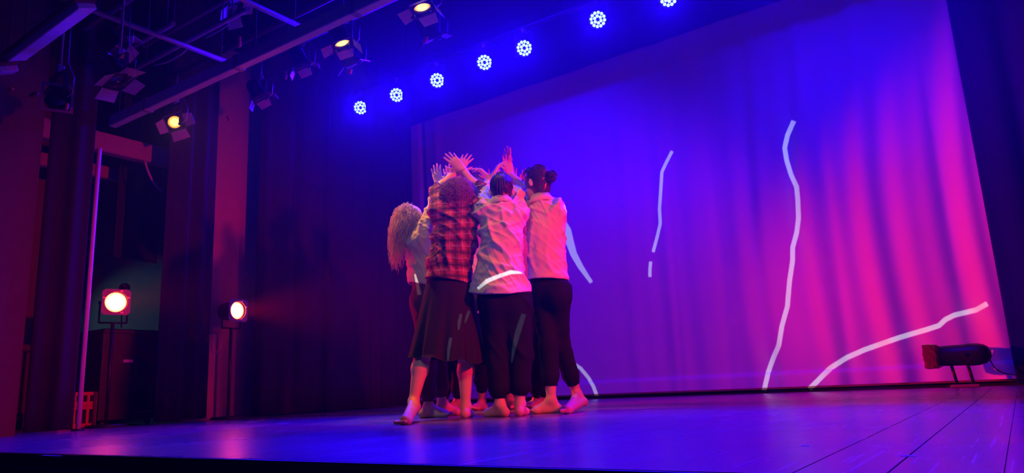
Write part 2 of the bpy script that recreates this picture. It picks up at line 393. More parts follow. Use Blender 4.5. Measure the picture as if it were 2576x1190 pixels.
curtain('side_drape', [(-7.45, 8.15), (-7.16, 7.72), (-7.0, 6.05)], 0.015, 4.9, 0.035, 3.4, 3, 'black side drape reaching to the left edge of the lit back cloth')
curtain('side_drape', [(-6.90, 5.99), (-7.02, 5.06)], 0.02, 4.9, 0.05, 3.6, 4, 'black side drape with reddish folds just right of the farther red lamp')
curtain('side_drape', [(-7.02, 4.50), (-6.92, 3.90)], 0.02, 4.9, 0.045, 3.8, 5, 'black side drape hanging between the two red side lamps')
curtain('side_drape', [(-6.25, 2.84), (-6.28, 2.50)], 0.02, 4.9, 0.03, 4.2, 6, 'black side drape in front of the leaning bare pole at far left')
curtain('side_drape', [(-7.9, 4.35), (-7.75, 3.78)], 1.75, 4.9, 0.03, 3.6, 8, 'short black drape hanging high behind the nearer red lamp')
curtain('side_drape', [(-0.06, 8.33), (1.9, 8.30)], 0.015, 5.2, 0.05, 1.9, 9, 'dark side drape coloured blue as haze glow at the right edge of the back cloth', m='haze_tinted_cloth')

#%% ================================================================== rig and lamps
G_LED = glow('led_dot', (0.10, 0.17, 1.0), (0.08, 0.14, 1.0), 8.0, 7.0, 0.2)
G_LEDRIM = mat('led_face', (0.02, 0.03, 0.25), 0.3)
G_RED = glow('red_lens', (1.0, 0.045, 0.03), (1.0, 0.035, 0.015), 70.0, 20.0, 0.098)
G_AMB = glow('amber_lens', (1.0, 0.62, 0.16), (1.0, 0.28, 0.02), 2.4, 1.3, 0.075)
M['dark_lens'] = mat('dark_lens', (0.03, 0.03, 0.05), 0.08, spec=0.8)

def led_par(loc, target, label, lit=True):
    t = empty('led_par_lamp', loc); tag(t, label, 'stage lamp', 'blue led lamps hung above the back cloth')
    A = aim((0, 0, 0), Vector(target)-Vector(loc)); rot = A.to_euler()
    can = MB().lathe([(0.0, -0.15), (0.05, -0.148), (0.085, -0.12), (0.1, -0.08), (0.104, 0.0), (0.108, 0.012), (0.108, 0.02), (0.1, 0.02), (0.098, -0.004), (0.0, -0.004)], 28)
    can.build('housing', M['black_metal'], t, rot=rot)
    MB().lathe([(0.0, 0.002), (0.096, 0.002)], 28).build('lens_plate', G_LEDRIM, t, rot=rot)
    dots = MB()
    for n, r in ((12, 0.073), (6, 0.036)):
        for i in range(n):
            a = 2*math.pi*(i+.5)/n; c = Vector((r*math.cos(a), r*math.sin(a), 0.003))
            dots.lathe([(0.0175, 0), (0.015, 0.007), (0.008, 0.012), (0.0, 0.013)], 10, Matrix.Translation(c))
    dots.build('led_array', G_LED, t, rot=rot)['label'] = 'cluster of glowing pale blue diodes'
    y = MB()
    for s in (-1, 1): y.box((s*0.118, 0, 0.05), (0.006, 0.035, 0.26)); y.cyl((s*0.104, 0, -0.05), (s*0.135, 0, -0.05), 0.014, 8)
    y.box((0, 0, 0.178), (0.24, 0.035, 0.006)); y.build('yoke', M['black_metal'], t)
    MB().box((0, 0, 0.21), (0.04, 0.05, 0.06), bev=0.006).cyl((0, 0, 0.18), (0, 0, 0.26), 0.01, 8).build('clamp', M['grey_metal'], t)
    if lit:
        d = (Vector(target)-Vector(loc)).normalized()
        s = spot('led_par_light', Vector(loc)+d*0.05, target, LED_BLUE, P_LED, 84, 0.7, 0.09); s.parent = t; s.location = d*0.05
    return t
LEDY = 6.45
led_px = [(907, 271, 'lowest and farthest left'), (998, 239, 'second from the left end'), (1100, 202, 'third from the left end'), (1219, 157, 'fourth from the left end'), (1319, 121, 'fifth from the left end'), (1504, 49, 'sixth and highest in view')]
for px, py, wd in led_px:
    p = at_y(px, py, LEDY); led_par(p, (p.x*0.45-0.4, 0.9, 0.4), 'glowing blue round stage lamp, %s in its row' % wd)
for k, x in enumerate((-2.36, -1.35, -0.4, 0.4)):  # last three are unseen, added for blue haze glow at upper right
    led_par(Vector((x, LEDY, 3.98)), (x*0.5-0.6, 0.9, 0.4), ['blue round stage lamp cut off by the top of the picture', 'added blue round stage lamp above the right half of the back cloth', 'added blue round stage lamp hung just left of the right side drape', 'added blue round stage lamp hung in front of the right side drape'][k])
def pipe(name, a, b, r, label, m='black_metal', cat='pipe', group=None):
    a = Vector(a); b = Vector(b)
    t = empty(name, (a+b)/2); tag(t, label, cat, group); c = (a+b)/2
    MB().cyl(a-c, b-c, r, 12).build('tube', M[m], t)
    for q in (a-c, b-c): MB().cyl(q*0.998, q*1.002, r*1.12, 12).build('end_cap', M[m], t)
    for s in (0.12, 0.88):
        p = a.lerp(b, s)-c; MB().cyl(p, p+Vector((0, 0, 5.55-c.z-p.z if False else 5.54-(c+p).z)), 0.006, 6).build('hanger_cable', M['cable'], t)
    return t
pipe('lighting_pipe', (-6.9, LEDY, 4.24), (0.6, LEDY, 4.24), 0.024, 'black pipe carrying the row of blue lamps')

def fresnel(loc, target, label, lit=True, doors=(0.5, 0.5, 0.5, 0.5), roll=0.0, group='theatre lanterns with barn doors', gel=None, power=None, sc=0.85, pz=5.54):
    up = max(0.26, pz-loc[2])
    t = empty('theatre_lantern', loc); tag(t, label, 'stage lamp', group)
    A = aim((0, 0, 0), Vector(target)-Vector(loc)) @ Matrix.Rotation(roll, 4, 'Z'); rot = A.to_euler()
    b = MB().lathe([(0.0, -0.24), (0.06, -0.235), (0.085, -0.2), (0.09, -0.03), (0.096, -0.03), (0.096, 0.0), (0.078, 0.0), (0.076, -0.03)], 24)
    for i in range(5): b.box((0, 0.088, -0.19+0.035*i), (0.07, 0.012, 0.008))
    o = b.build('body', M['black_metal'], t, rot=rot); o.scale = (sc,)*3
    o = MB().lathe([(0.078, -0.028), (0.06, -0.016), (0.035, -0.007), (0.0, -0.004)], 24).build('lens', G_AMB if lit else M['dark_lens'], t, rot=rot); o.scale = (sc,)*3
    fr = MB()
    for s in (-1, 1): fr.box((s*0.1, 0, 0.004), (0.02, 0.22, 0.008)); fr.box((0, s*0.1, 0.004), (0.18, 0.02, 0.008))
    fr.box((0.085, 0.085, 0.004), (0.02, 0.02, 0.008)); o = fr.build('door_frame', M['black_metal'] if not gel else gel, t, rot=rot); o.scale = (sc,)*3
    for i, ang in enumerate(doors):
        if ang is None: continue
        a = i*math.pi/2; Rz = Matrix.Rotation(a, 4, 'Z'); tl = math.radians(90*ang)
        wi, wo, ln = 0.085, 0.10 if i % 2 == 0 else 0.07, 0.11
        def P(x, l, th): return Rz @ Vector((x, 0.106+l*math.cos(tl)*1.0-th*math.sin(tl), 0.008+l*math.sin(tl)+th*math.cos(tl)))
        vs = [P(-wi, 0, 0), P(wi, 0, 0), P(wo, ln, 0), P(-wo, ln, 0), P(-wi, 0, .003), P(wi, 0, .003), P(wo, ln, .003), P(-wo, ln, .003)]
        d = MB().add(vs, [(3, 2, 1, 0), (4, 5, 6, 7), (0, 1, 5, 4), (1, 2, 6, 5), (2, 3, 7, 6), (3, 0, 4, 7)]).build('barn_door', M['grey_metal'], t, rot=rot); d.scale = (sc,)*3
    y = MB()
    for s in (-1, 1): y.box((s*0.115*sc, 0, 0.07), (0.006, 0.03, 0.25)); y.cyl((s*0.09*sc, 0, -0.03), (s*0.135*sc, 0, -0.03), 0.014, 8)
    y.box((0, 0, 0.19), (0.236*sc, 0.03, 0.006)); y.build('yoke', M['black_metal'], t)
    MB().box((0, 0, 0.225), (0.035, 0.05, 0.07), bev=0.006).cyl((0, 0, 0.19), (0, 0, up), 0.009, 8).build('clamp', M['grey_metal'], t)
    MB().tube([(0.08, 0, -0.05), (0.16, 0.03, 0.0), (0.17, 0.03, 0.12), (0.08, 0.02, 0.26), (0.0, 0, up)], 0.003, 5).build('safety_cable', M['silver'], t)
    if lit:
        d = (Vector(target)-Vector(loc)).normalized()
        s = spot('lantern_light', loc, target, AMBER, power or P_AMBER, 50, 0.8, 0.06); s.parent = t; s.location = d*0.03
    return t
AMY = 3.78
fresnel(at_y(440, 308, AMY), (-3.6, 2.6, 0.9), 'burning amber lantern low at far left under the beam', doors=(0.85, 0.3, 0.12, 0.25), roll=0.5, pz=3.50, power=14)
fresnel(at_y(862, 112, AMY), (-3.75, 4.15, 1.4), 'burning amber lantern in the middle of the overhead bar', doors=(0.7, 0.3, 0.12, 0.2), pz=3.50, power=P_AMBER*4.5)
fresnel(at_y(1063, 22, AMY), (-2.9, 3.9, 1.2), 'burning amber lantern cut close to the top edge', doors=(0.7, 0.3, 0.1, 0.2), roll=-.1, pz=3.50)
LB = fresnel(at_y(885, 158, 4.5), (-4.6, 6.5, 0.6), 'dark lantern with red tag hung behind the middle amber one', lit=False, doors=(0.4, 0.15, 0.3, 0.15), roll=.7, pz=3.80)
LC = fresnel(at_y(1085, 95, 4.5), (-3.6, 6.5, 0.4), 'dark lantern with blue lit flap under the topmost amber one', lit=False, doors=(0.4, 0.1, 0.3, 0.1), roll=.5, pz=3.80)
LD = fresnel(at_y(760, 165, 4.5), (-5.0, 5.5, 1.2), 'dark lantern just left of the middle amber one', lit=False, roll=.3, pz=3.80)
LE = fresnel(at_y(655, 245, 4.5), (-5.5, 5.5, 1.2), 'dark lantern hanging right of the sloping pale beam', lit=False, roll=.2, pz=3.80)
LF = fresnel(at_y(145, 246, 2.25), (-2.5, 0.9, 1.2), 'dark lantern with round lens in a square blue frame at far left', lit=False, doors=(None,)*4, gel=M['grey_metal'], sc=0.95)
LG = fresnel(at_y(297, 205, 2.4), (-4.2, 3.0, 0.6), 'dark lantern with two violet lit flaps near the wall', lit=False, doors=(0.15, 0.2, 0.25, 0.2), roll=.4)
LH = fresnel(at_y(590, 25, 3.66), (-3.0, 5.0, 1.0), 'dark lantern with pale folded flap under the ceiling grid', lit=False, doors=(0.2, 0.2, 0.3, 0.2), roll=.8)
LI = fresnel(at_y(300, 118, 2.8), (-4.0, 4.6, 0.8), 'dark lantern with a small red lever under the grid', lit=False, roll=.2)
pipe('lighting_pipe', (-6.8, AMY, 3.50), (0.6, AMY, 3.50), 0.024, 'black pipe the amber lanterns are clamped to')
pipe('lighting_pipe', (-6.7, 4.5, 3.80), (0.6, 4.5, 3.80), 0.024, 'black pipe of the dark lanterns behind the amber ones')

# long pale beam running from the left wall up to the top of the picture
b0 = at_y(262, 318, 3.1); bz = 2.74
t = empty('overhead_beam', (-3.2, 3.1, bz)); tag(t, 'long pale box beam sloping up across the top left', 'beam')
MB().box((0.05, 0, 0), (6.7, 0.07, 0.105), bev=0.006).build('box_section', M['pale_metal'], t)
for i in range(5): MB().box((-2.7+1.3*i, 0, 0.0), (0.05, 0.082, 0.118), bev=0.004).build('joint_plate', M['grey_metal'], t)
for x in (-3.2, -1.2, 1.0, 3.0): MB().cyl((x, 0, 0.05), (x, 0, 2.8), 0.006, 6).build('hanger_cable', M['cable'], t)

# lit white strips at the far left
def strip(px0, px1, y, label, wid=0.14):
    a = at_y(*px0, y); b = at_y(*px1, y); c = (a+b)/2; L = (b-a).length
    t = empty('ceiling_batten', c); tag(t, label, 'ceiling panel', 'pale battens at the far left')
    ang = math.atan2(b.z-a.z, b.x-a.x); rot = Matrix.Rotation(-ang, 3, 'Y') @ Matrix.Rotation(0.42, 3, 'X')
    MB().box((0, 0, 0), (L, wid, 0.05), rot, bev=0.006).build('tray', M['white_paint'], t)
    MB().box(rot @ Vector((0, 0, 0.04)), (L*1.02, wid*1.15, 0.03), rot, bev=0.004).build('back_plate', M['wood_batten'], t)
    for s in (-.4, .4): MB().cyl((L*s, 0, 0.05), (L*s, 0, 5.54-c.z), 0.005, 6).build('hanger_cable', M['cable'], t)
strip((40, 146), (218, 14), 2.15, 'long bright blue lit batten at the top left corner')
strip((-60, 225), (22, 172), 2.15, 'short blue lit batten cut by the left edge of the picture')

# ceiling grid of pipes
GP = []
for k, (y, zz, x0, x1) in enumerate(((2.62, 3.34, -6.1, -4.3), (2.98, 3.28, -6.25, -5.35), (3.16, 3.22, -6.3, -4.6), (3.5, 3.75, -6.8, -2.5), (2.75, 3.95, -6.0, -3.0))):
    GP.append(pipe('grid_pipe', (x0, y, zz), (x1, y, zz), 0.02, ['first', 'second', 'third', 'fourth', 'fifth'][k]+' cross pipe of the ceiling grid above the pale beam', m='grey_metal', group='ceiling grid pipes'))
for k, x in enumerate((-5.4, -4.4)):
    pipe('grid_pipe', (x, 1.7, 3.15), (x, 3.7, 3.15), 0.022, ['dark rail crossing the ceiling grid at upper left', 'dark rail of the ceiling grid nearer the amber lanterns'][k], m='grey_metal', group='ceiling grid rails')
# curved spare cables and small coloured tags on the rig
def cable(name, pts, r, label, m='cable', cat='cable'):
    ps = [Vector(p) for p in pts]; q = []
    for i in range(len(ps)-1):
        p0, p1, p2, p3 = ps[max(i-1, 0)], ps[i], ps[i+1], ps[min(i+2, len(ps)-1)]
        for k in range(6):
            u = k/6; q.append(0.5*((2*p1)+(p2-p0)*u+(2*p0-5*p1+4*p2-p3)*u*u+(3*p1-p0-3*p2+p3)*u**3))
    q.append(ps[-1]); c = q[0].copy()
    o = MB().tube([v-c for v in q], r, 6).build(name, M[m]); o.location = c; tag(o, label, cat); return o
def hung(o, parent):
    """make a small fitting part of the thing it is fixed to"""
    for k in ('label', 'category', 'group'):
        if k in o: del o[k]
    o.location = o.location-parent.location; o.parent = parent; return o
hung(cable('cable', [at_y(x, y, 3.3) for x, y in ((478, 112), (462, 132), (440, 146), (415, 158), (388, 163))], 0.007, 'c', 'pale_cable'), GP[3])
hung(cable('cable', [at_y(x, y, 3.4) for x, y in ((577, 60), (560, 72), (540, 84), (516, 96))], 0.006, 'c', 'pale_cable'), GP[3])
hung(cable('cable', [at_y(x, y, 2.4) for x, y in ((225, 209), (245, 211), (270, 210))], 0.005, 'c', 'pale_cable'), LG)
cable('hanging_cable', [at_x(x, y, -7.25) for x, y in ((365, 405), (372, 430), (388, 462), (408, 482))], 0.012, 'looped cable falling from the header over the opening', 'pale_cable')
hung(cable('cable', [at_y(x, y, 4.4) for x, y in ((690, 215), (716, 190), (745, 172), (760, 160))], 0.006, 'c'), LD)
def lever(px, py, y, size, ang, parent):
    o = MB().box((0, 0, 0), size, Matrix.Rotation(ang, 3, 'Y'), bev=0.006).build('clamp_handle', M['red_tape'])
    o.location = at_y(px, py, y); hung(o, parent)
for a in ((294, 130, 2.55, (.03, .02, .12), -.35, LI), (603, 105, 3.4, (.03, .02, .1), -.1, LH), (880, 180, 4.3, (.05, .02, .05), .3, LB), (1070, 100, 4.3, (.05, .02, .06), .5, LC),
          (85, 238, 2.2, (.11, .025, .03), .1, LF), (167, 268, 2.2, (.035, .02, .05), .2, LF), (28, 224, 2.2, (.05, .025, .025), .1, LF), (719, 190, 4.4, (.03, .02, .09), .1, LD), (575, 298, 4.5, (.03, .02, .1), -.6, LE)):
    lever(*a)

# ---------------------------------------------------------------- red side lamps on stands
def side_lamp(loc, target, label, group='red side lamps on stands', power=100.0, spot_target=None, cone=88):
    loc = Vector(loc); base = Vector((loc.x, loc.y, 0)); t = empty('side_lamp', base); tag(t, label, 'stage lamp', group)
    h = loc.z; d = (Vector(target)-loc).normalized()
    A = Matrix.Translation((0, 0, h)) @ aim((0, 0, 0), d); 
    def put(mb, n, m):
        o = mb.build(n, m, t); o.matrix_local = A; return o
    c = MB().lathe([(0.0, -0.27), (0.05, -0.265), (0.085, -0.235), (0.1, -0.18), (0.1, -0.01), (0.108, -0.01), (0.108, 0.0), (0.096, 0.0), (0.094, -0.03)], 28)
    put(c, 'can', M['black_metal'])
    put(MB().lathe([(0.094, -0.02), (0.07, -0.008), (0.0, 0.0)], 28), 'lens', G_RED)
    g = MB(); n = 28
    ring = [(0.1*math.cos(2*math.pi*i/n), 0.1*math.sin(2*math.pi*i/n)) for i in range(n)]
    sq = []
    for i in range(n):
        a = 2*math.pi*i/n; k = 0.122/max(abs(math.cos(a)), abs(math.sin(a))); sq.append((k*math.cos(a), k*math.sin(a)))
    vs = [(x, y, z) for z in (0.004, 0.012) for x, y in ring]+[(x, y, z) for z in (0.004, 0.012) for x, y in sq]
    fs = []
    for i in range(n):
        j = (i+1) % n
        fs += [(n+i, 3*n+i, 3*n+j, n+j), (i, j, 2*n+j, 2*n+i), (i, n+i, n+j, j), (2*n+i, 2*n+j, 3*n+j, 3*n+i)]
    put(g.add(vs, fs), 'gel_frame', M['grey_metal'])
    for a in (0.4, 1.2, 2.8, 5.2): put(MB().box((0.112*math.cos(a), 0.112*math.sin(a), 0.016), (0.022, 0.012, 0.006)), 'frame_clip', M['silver'])
    y = MB()
    s_ = d.cross(Vector((0, 0, 1))).normalized()
    for s in (-1, 1):
        p = s_*0.118*s+Vector((0, 0, h))-d*0.1; y.cyl(p, p-Vector((0, 0, 0.19))*1.0, 0.009, 8); y.cyl(p-s_*s*.02, p+s_*s*.014, 0.014, 8)
    y.cyl(s_*0.118+Vector((0, 0, h-.19))-d*.1, s_*-0.118+Vector((0, 0, h-.19))-d*.1, 0.009, 8); y.build('yoke', M['black_metal'], t)
    MB().cyl(Vector((0, 0, 0.02))-d*.1, Vector((0, 0, h-.19))-d*.1, 0.017, 10).build('pole', M['black_metal'], t)
    MB().lathe([(0.0, 0.03), (0.17, 0.024), (0.18, 0.0), (0.0, 0.0)], 24, Matrix.Translation(-Vector((d.x, d.y, 0))*.1)).build('base', M['black_metal'], t)
    st = Vector(spot_target or target)
    s = spot('side_lamp_light', (0, 0, 0), st-loc, GEL_RED, power, cone, 0.9, 0.09); s.parent = t; s.location = Vector((0, 0, h))+d*0.03
    return t
L1 = at_x(292, 760, -6.95); L2 = at_x(598, 781, -6.95)
side_lamp(L1, (-1.0, 1.6, 1.0), 'burning red side lamp in the first opening, the nearer of two', power=P_RED_L*2.2, spot_target=(-3.2, 4.5, 1.2), cone=44)
side_lamp(L2, (-0.5, 5.2, 1.0), 'burning red side lamp before the reddish panel, the farther of two', power=P_RED_L*10.5, spot_target=(0.64, 7.29, 0.95), cone=50)
cable('lamp_cable', [at_x(x, y, -7.1) for x, y in ((540, 818), (533, 850), (532, 875), (538, 888), (552, 880), (560, 862), (555, 840), (544, 818))], 0.004, 'thin pale cable loop hanging under the farther red lamp', 'pale_cable')
# lamps added in the right wing, unseen, for the red light from that side
side_lamp((1.05, 3.85, 1.75), (-3.1, 4.2, 1.25), 'unseen red side lamp in the right wing nearest the audience', power=P_RED_R, spot_target=(-3.1, 4.2, 1.1), cone=53)
side_lamp((1.1, 6.0, 1.3), (-5.0, 7.4, 1.0), 'added red side lamp in the right wing farther upstage', power=P_RED_R*.33, spot_target=(-5.3, 7.9, 0.7), cone=74)

# small work light with its cyan beam on the wall behind the nearer red lamp
wl = at_x(312, 722, -7.5); t = empty('work_light', wl); tag(t, 'small clip work light throwing cyan light on the wall', 'work light')
A = aim((0, 0, 0), (-0.7, 0.5, -0.2)).to_euler()
MB().lathe([(0.0, -0.06), (0.02, -0.055), (0.028, -0.03), (0.055, 0.03), (0.052, 0.03), (0.0, -0.01)], 18).build('shade', M['black_metal'], t, rot=A)
MB().lathe([(0.0, 0.018), (0.012, 0.014), (0.02, 0.0), (0.012, -0.012)], 14).build('bulb', glow('work_bulb', (0.5, 1, 1), (0.3, .9, 1), 3, 2, .03), t, rot=A)
MB().tube([(0.03, -0.02, 0.02), (0.05, -0.03, -0.06), (0.04, -0.03, -0.2), (0.0, 0, -0.42)], 0.006, 6).build('gooseneck', M['black_metal'], t)
s = spot('work_light_beam', (0, 0, 0), (-0.7, 0.62, -0.2), (0.35, 1.0, 0.95), P_WORK, 75, 0.6, 0.02, t); s.parent = t; s.location = (-0.03, 0.025, -0.02)
# things in the first opening
fc = Vector((-7.60, 3.84, 0)); t = empty('flight_case', fc); tag(t, 'tall black equipment case standing in the first opening', 'case')
MB().box((0, 0, 0.475), (0.62, 0.60, 0.85), bev=0.012).build('body', M['black_case'], t)
MB().box((0, 0, 0.91), (0.63, 0.61, 0.05), bev=0.01).build('lid', M['black_case'], t)
for sx in (-1, 1):
    for sy in (-1, 1): MB().box((sx*.31, sy*.3, 0.475), (0.016, 0.016, 0.83)).build('edge_trim', M['black_metal'], t)
MB().box((0.315, -0.05, 0.62), (0.012, 0.1, 0.03), bev=0.004).build('label_strip', M['tape'], t)
MB().box((0.315, 0.12, 0.12), (0.012, 0.2, 0.012), bev=0.003).build('handle', M['silver'], t)
for sx in (-1, 1):
    for sy in (-1, 1): MB().cyl((sx*.24-.015, sy*.22, 0.028), (sx*.24+.015, sy*.22, 0.028), 0.028, 12).build('wheel', M['black_metal'], t)
ct = Vector((-7.45, 3.34, 0)); t = None
def crate(loc, h, label):
    t = empty('crate', loc); tag(t, label, 'crate', 'red crates on the floor')
    wx, wy = 0.36, 0.30
    b = MB().box((0, 0, 0.012), (wx, wy, 0.02))
    for s in (-1, 1):
        for (c, dd) in (((0, s*wy/2, .022), (wx, .014, .04)), ((0, s*wy/2, h-.015), (wx, .016, .03)), ((s*wx/2, 0, .022), (.014, wy, .04)), ((s*wx/2, 0, h-.015), (.016, wy, .03))): b.box(c, dd)
        for s2 in (-1, 1): b.box((s*wx/2, s2*wy/2, h/2), (.03, .03, h))
    b.build('frame', M['red_plastic'], t)
    for s in (-1, 1):
        for i in range(5):
            MB().box((-.12+.06*i, s*wy/2, h/2), (.024, .01, h-.05)).build('slat', M['red_plastic'], t)
        for i in range(4): MB().box((s*wx/2, -.09+.06*i, h/2), (.01, .026, h-.05)).build('slat', M['red_plastic'], t)
crate(ct, 0.20, 'red slatted crate standing on the floor behind the pole')
crate(ct+Vector((0, 0, 0.2)), 0.13, 'shallow red crate stacked on the taller red crate')
# bare pole at the edge of the first opening
pb = at_z(196, 1083.5); pt = at_x(262, 382, pb.x-0.02)
t = empty('bare_pole', pb); tag(t, 'tall thin bare pole lit red above and blue below', 'pole')
MB().cyl((0, 0, 0.012), (0, 0, pt.z), 0.020, 12).build('tube', M['white_paint'], t)
MB().cyl((0, 0, 0.0), (0, 0, 0.014), 0.05, 16).build('foot_plate', M['black_metal'], t)
MB().cyl((0, 0, pt.z), (0, 0, pt.z+.015), 0.022, 12).build('end_cap', M['pale_metal'], t)

# ---------------------------------------------------------------- floor lamp at the right
fl_ = Vector((-0.47, 8.22, 0.0)); t = empty('floor_lamp', fl_); tag(t, 'black bullet shaped floor lamp with red gel before the back cloth', 'stage lamp')
zc = 0.305; Rm = Matrix.Translation((0, 0, zc)) @ Matrix.Rotation(-math.pi/2, 4, 'Y')
MB().lathe([(0.0, -0.255), (0.03, -0.252), (0.065, -0.235), (0.09, -0.2), (0.103, -0.15), (0.106, -0.08), (0.1, -0.04), (0.097, 0.16), (0.1, 0.165), (0.1, 0.175), (0.085, 0.175), (0.083, 0.1)], 32, Rm).build('can', M['black_metal'], t)
gm = MB(); rnd = random.Random(5); n = 24
prof = []
for k, (zz, hw) in enumerate(((0.165, .098), (0.19, .116), (0.23, .120), (0.27, .121), (0.30, .119), (0.305, .1))):
    for i in range(n):
        a = 2*math.pi*i/n; k2 = hw/max(abs(math.cos(a)), abs(math.sin(a)))**.75*(1+rnd.uniform(-.03, .03)); prof.append(Rm @ Vector((k2*math.cos(a), k2*math.sin(a), zz+rnd.uniform(-.006, .006))))
gm.add(prof, [(j*n+i, j*n+(i+1) % n, (j+1)*n+(i+1) % n, (j+1)*n+i) for j in range(5) for i in range(n)])
gm.build('gel_hood', M['red_gel'], t)['label'] = 'crinkled red gel wrapped round the front'
MB().lathe([(0.0, 0.12), (0.06, 0.115), (0.085, 0.1)], 24, Rm).build('lens', M['dark_lens'], t)
for x in (-0.075, 0.06):
    MB().cyl((x+.012, 0, 0.03), (x-.012, 0, zc-.09), 0.014, 10).build('leg', M['black_metal'], t)
MB().box((0, 0, 0.015), (0.24, 0.12, 0.028), bev=0.006).build('foot_bar', M['wood_batten'], t)
MB().cyl((0.03, -.11, zc), (0.03, -.125, zc), 0.02, 12).build('side_knob', M['black_metal'], t)
cable('power_cable', [fl_+Vector(p) for p in ((0.235, 0, 0.24), (0.26, 0, 0.17), (0.32, 0.01, 0.12), (0.40, 0.02, 0.10), (0.5, 0.03, 0.07), (0.62, 0.05, 0.02))], 0.006, 'black power cable leading away from the floor lamp')

# wash lamps added out of view overhead to turn the cloth blue
for k, (x, tx, pw) in enumerate(((-4.2, -5.2, 1.2), (-0.8, -1.6, 0.95))):
    p = Vector((x, 5.7, 5.2)); t = empty('added_wash_lamp', p); tag(t, ['added blue wash lamp over the left part of the back cloth', 'added blue wash lamp over the right part of the back cloth'][k], 'stage lamp', 'added blue wash lamps above the stage')
    rot = aim((0, 0, 0), Vector((tx, SY, 3.4))-p).to_euler()
    MB().box((0, 0, -0.06), (0.3, 0.2, 0.12), bev=0.015).build('housing', M['black_metal'], t, rot=rot)
    MB().box((0, 0, 0.002), (0.26, 0.16, 0.004)).build('lens_plate', G_LEDRIM, t, rot=rot)
    MB().box((0, 0, 0.16), (0.34, 0.03, 0.01)).cyl((0, 0, .16), (0, 0, .3), .012, 8).build('yoke', M['black_metal'], t)
    s = spot('added_wash_light', p, (tx, SY, 0.9), LED_BLUE, P_WASH*pw, 96, 1.0, 0.3, t); s.parent = t; s.location = (0, 0.1, -0.05)
pipe('lighting_pipe', (-4.5, 5.7, 5.48), (0.6, 5.7, 5.48), 0.024, 'black pipe carrying the added wash lamps for the cloth')

# tape marks and scraps on the floor
for k, (px, py, lx, ly, lab) in enumerate(((712, 1065, .05, .10, 'small white tape mark on the floor before the far drapes'), (130, 1146, .16, .012, 'pale tape strip near the front edge at far left'), (1446, 1042, .11, .03, 'white tape mark on the floor right of the bare feet'),
        (2285, 1146, .03, .02, 'faint oval tape mark on the floor at lower right'), (2025, 1121, .02, .02, 'tiny white scrap on the floor in front of the cloth'))):
    p = at_z(px, py, .001); o = MB().box((0, 0, 0.0004), (lx, ly, 0.0008)).build('tape_mark', M['tape']); o.location = (p.x, p.y, 0.0); tag(o, lab, 'tape mark', 'tape marks on the stage floor')

# ---------------------------------------------------------------- unseen front spot added high in the auditorium as white fill on the dancers
fp = Vector((1.2, -2.2, 5.2)); ft = Vector((-3.3, 4.3, 1.0)); t = empty('added_front_fill', fp); tag(t, 'added narrow white fill spotlight high above the audience', 'stage lamp')
rot = aim((0, 0, 0), ft-fp).to_euler()
MB().lathe([(0.0, -0.5), (0.09, -0.48), (0.11, -0.3), (0.075, -0.26), (0.075, 0.0), (0.068, 0.0), (0.066, -0.04)], 24).build('body', M['black_metal'], t, rot=rot)
MB().lathe([(0.068, -0.03), (0.04, -0.015), (0.0, -0.01)], 20).build('lens', glow('front_lens', (1, .9, .8), (1, .8, .6), 3, 2, .07), t, rot=rot)
MB().box((0, 0, 0.2), (0.26, 0.03, 0.006)).cyl((0, 0, .2), (0, 0, 0.38), .02, 10).build('yoke', M['black_metal'], t)
s = spot('added_front_fill_beam', fp, ft, (1.0, 0.86, 0.74), P_FRONT, 16, 0.5, 0.05, t); s.parent = t; s.location = (ft-fp).normalized()*0.03

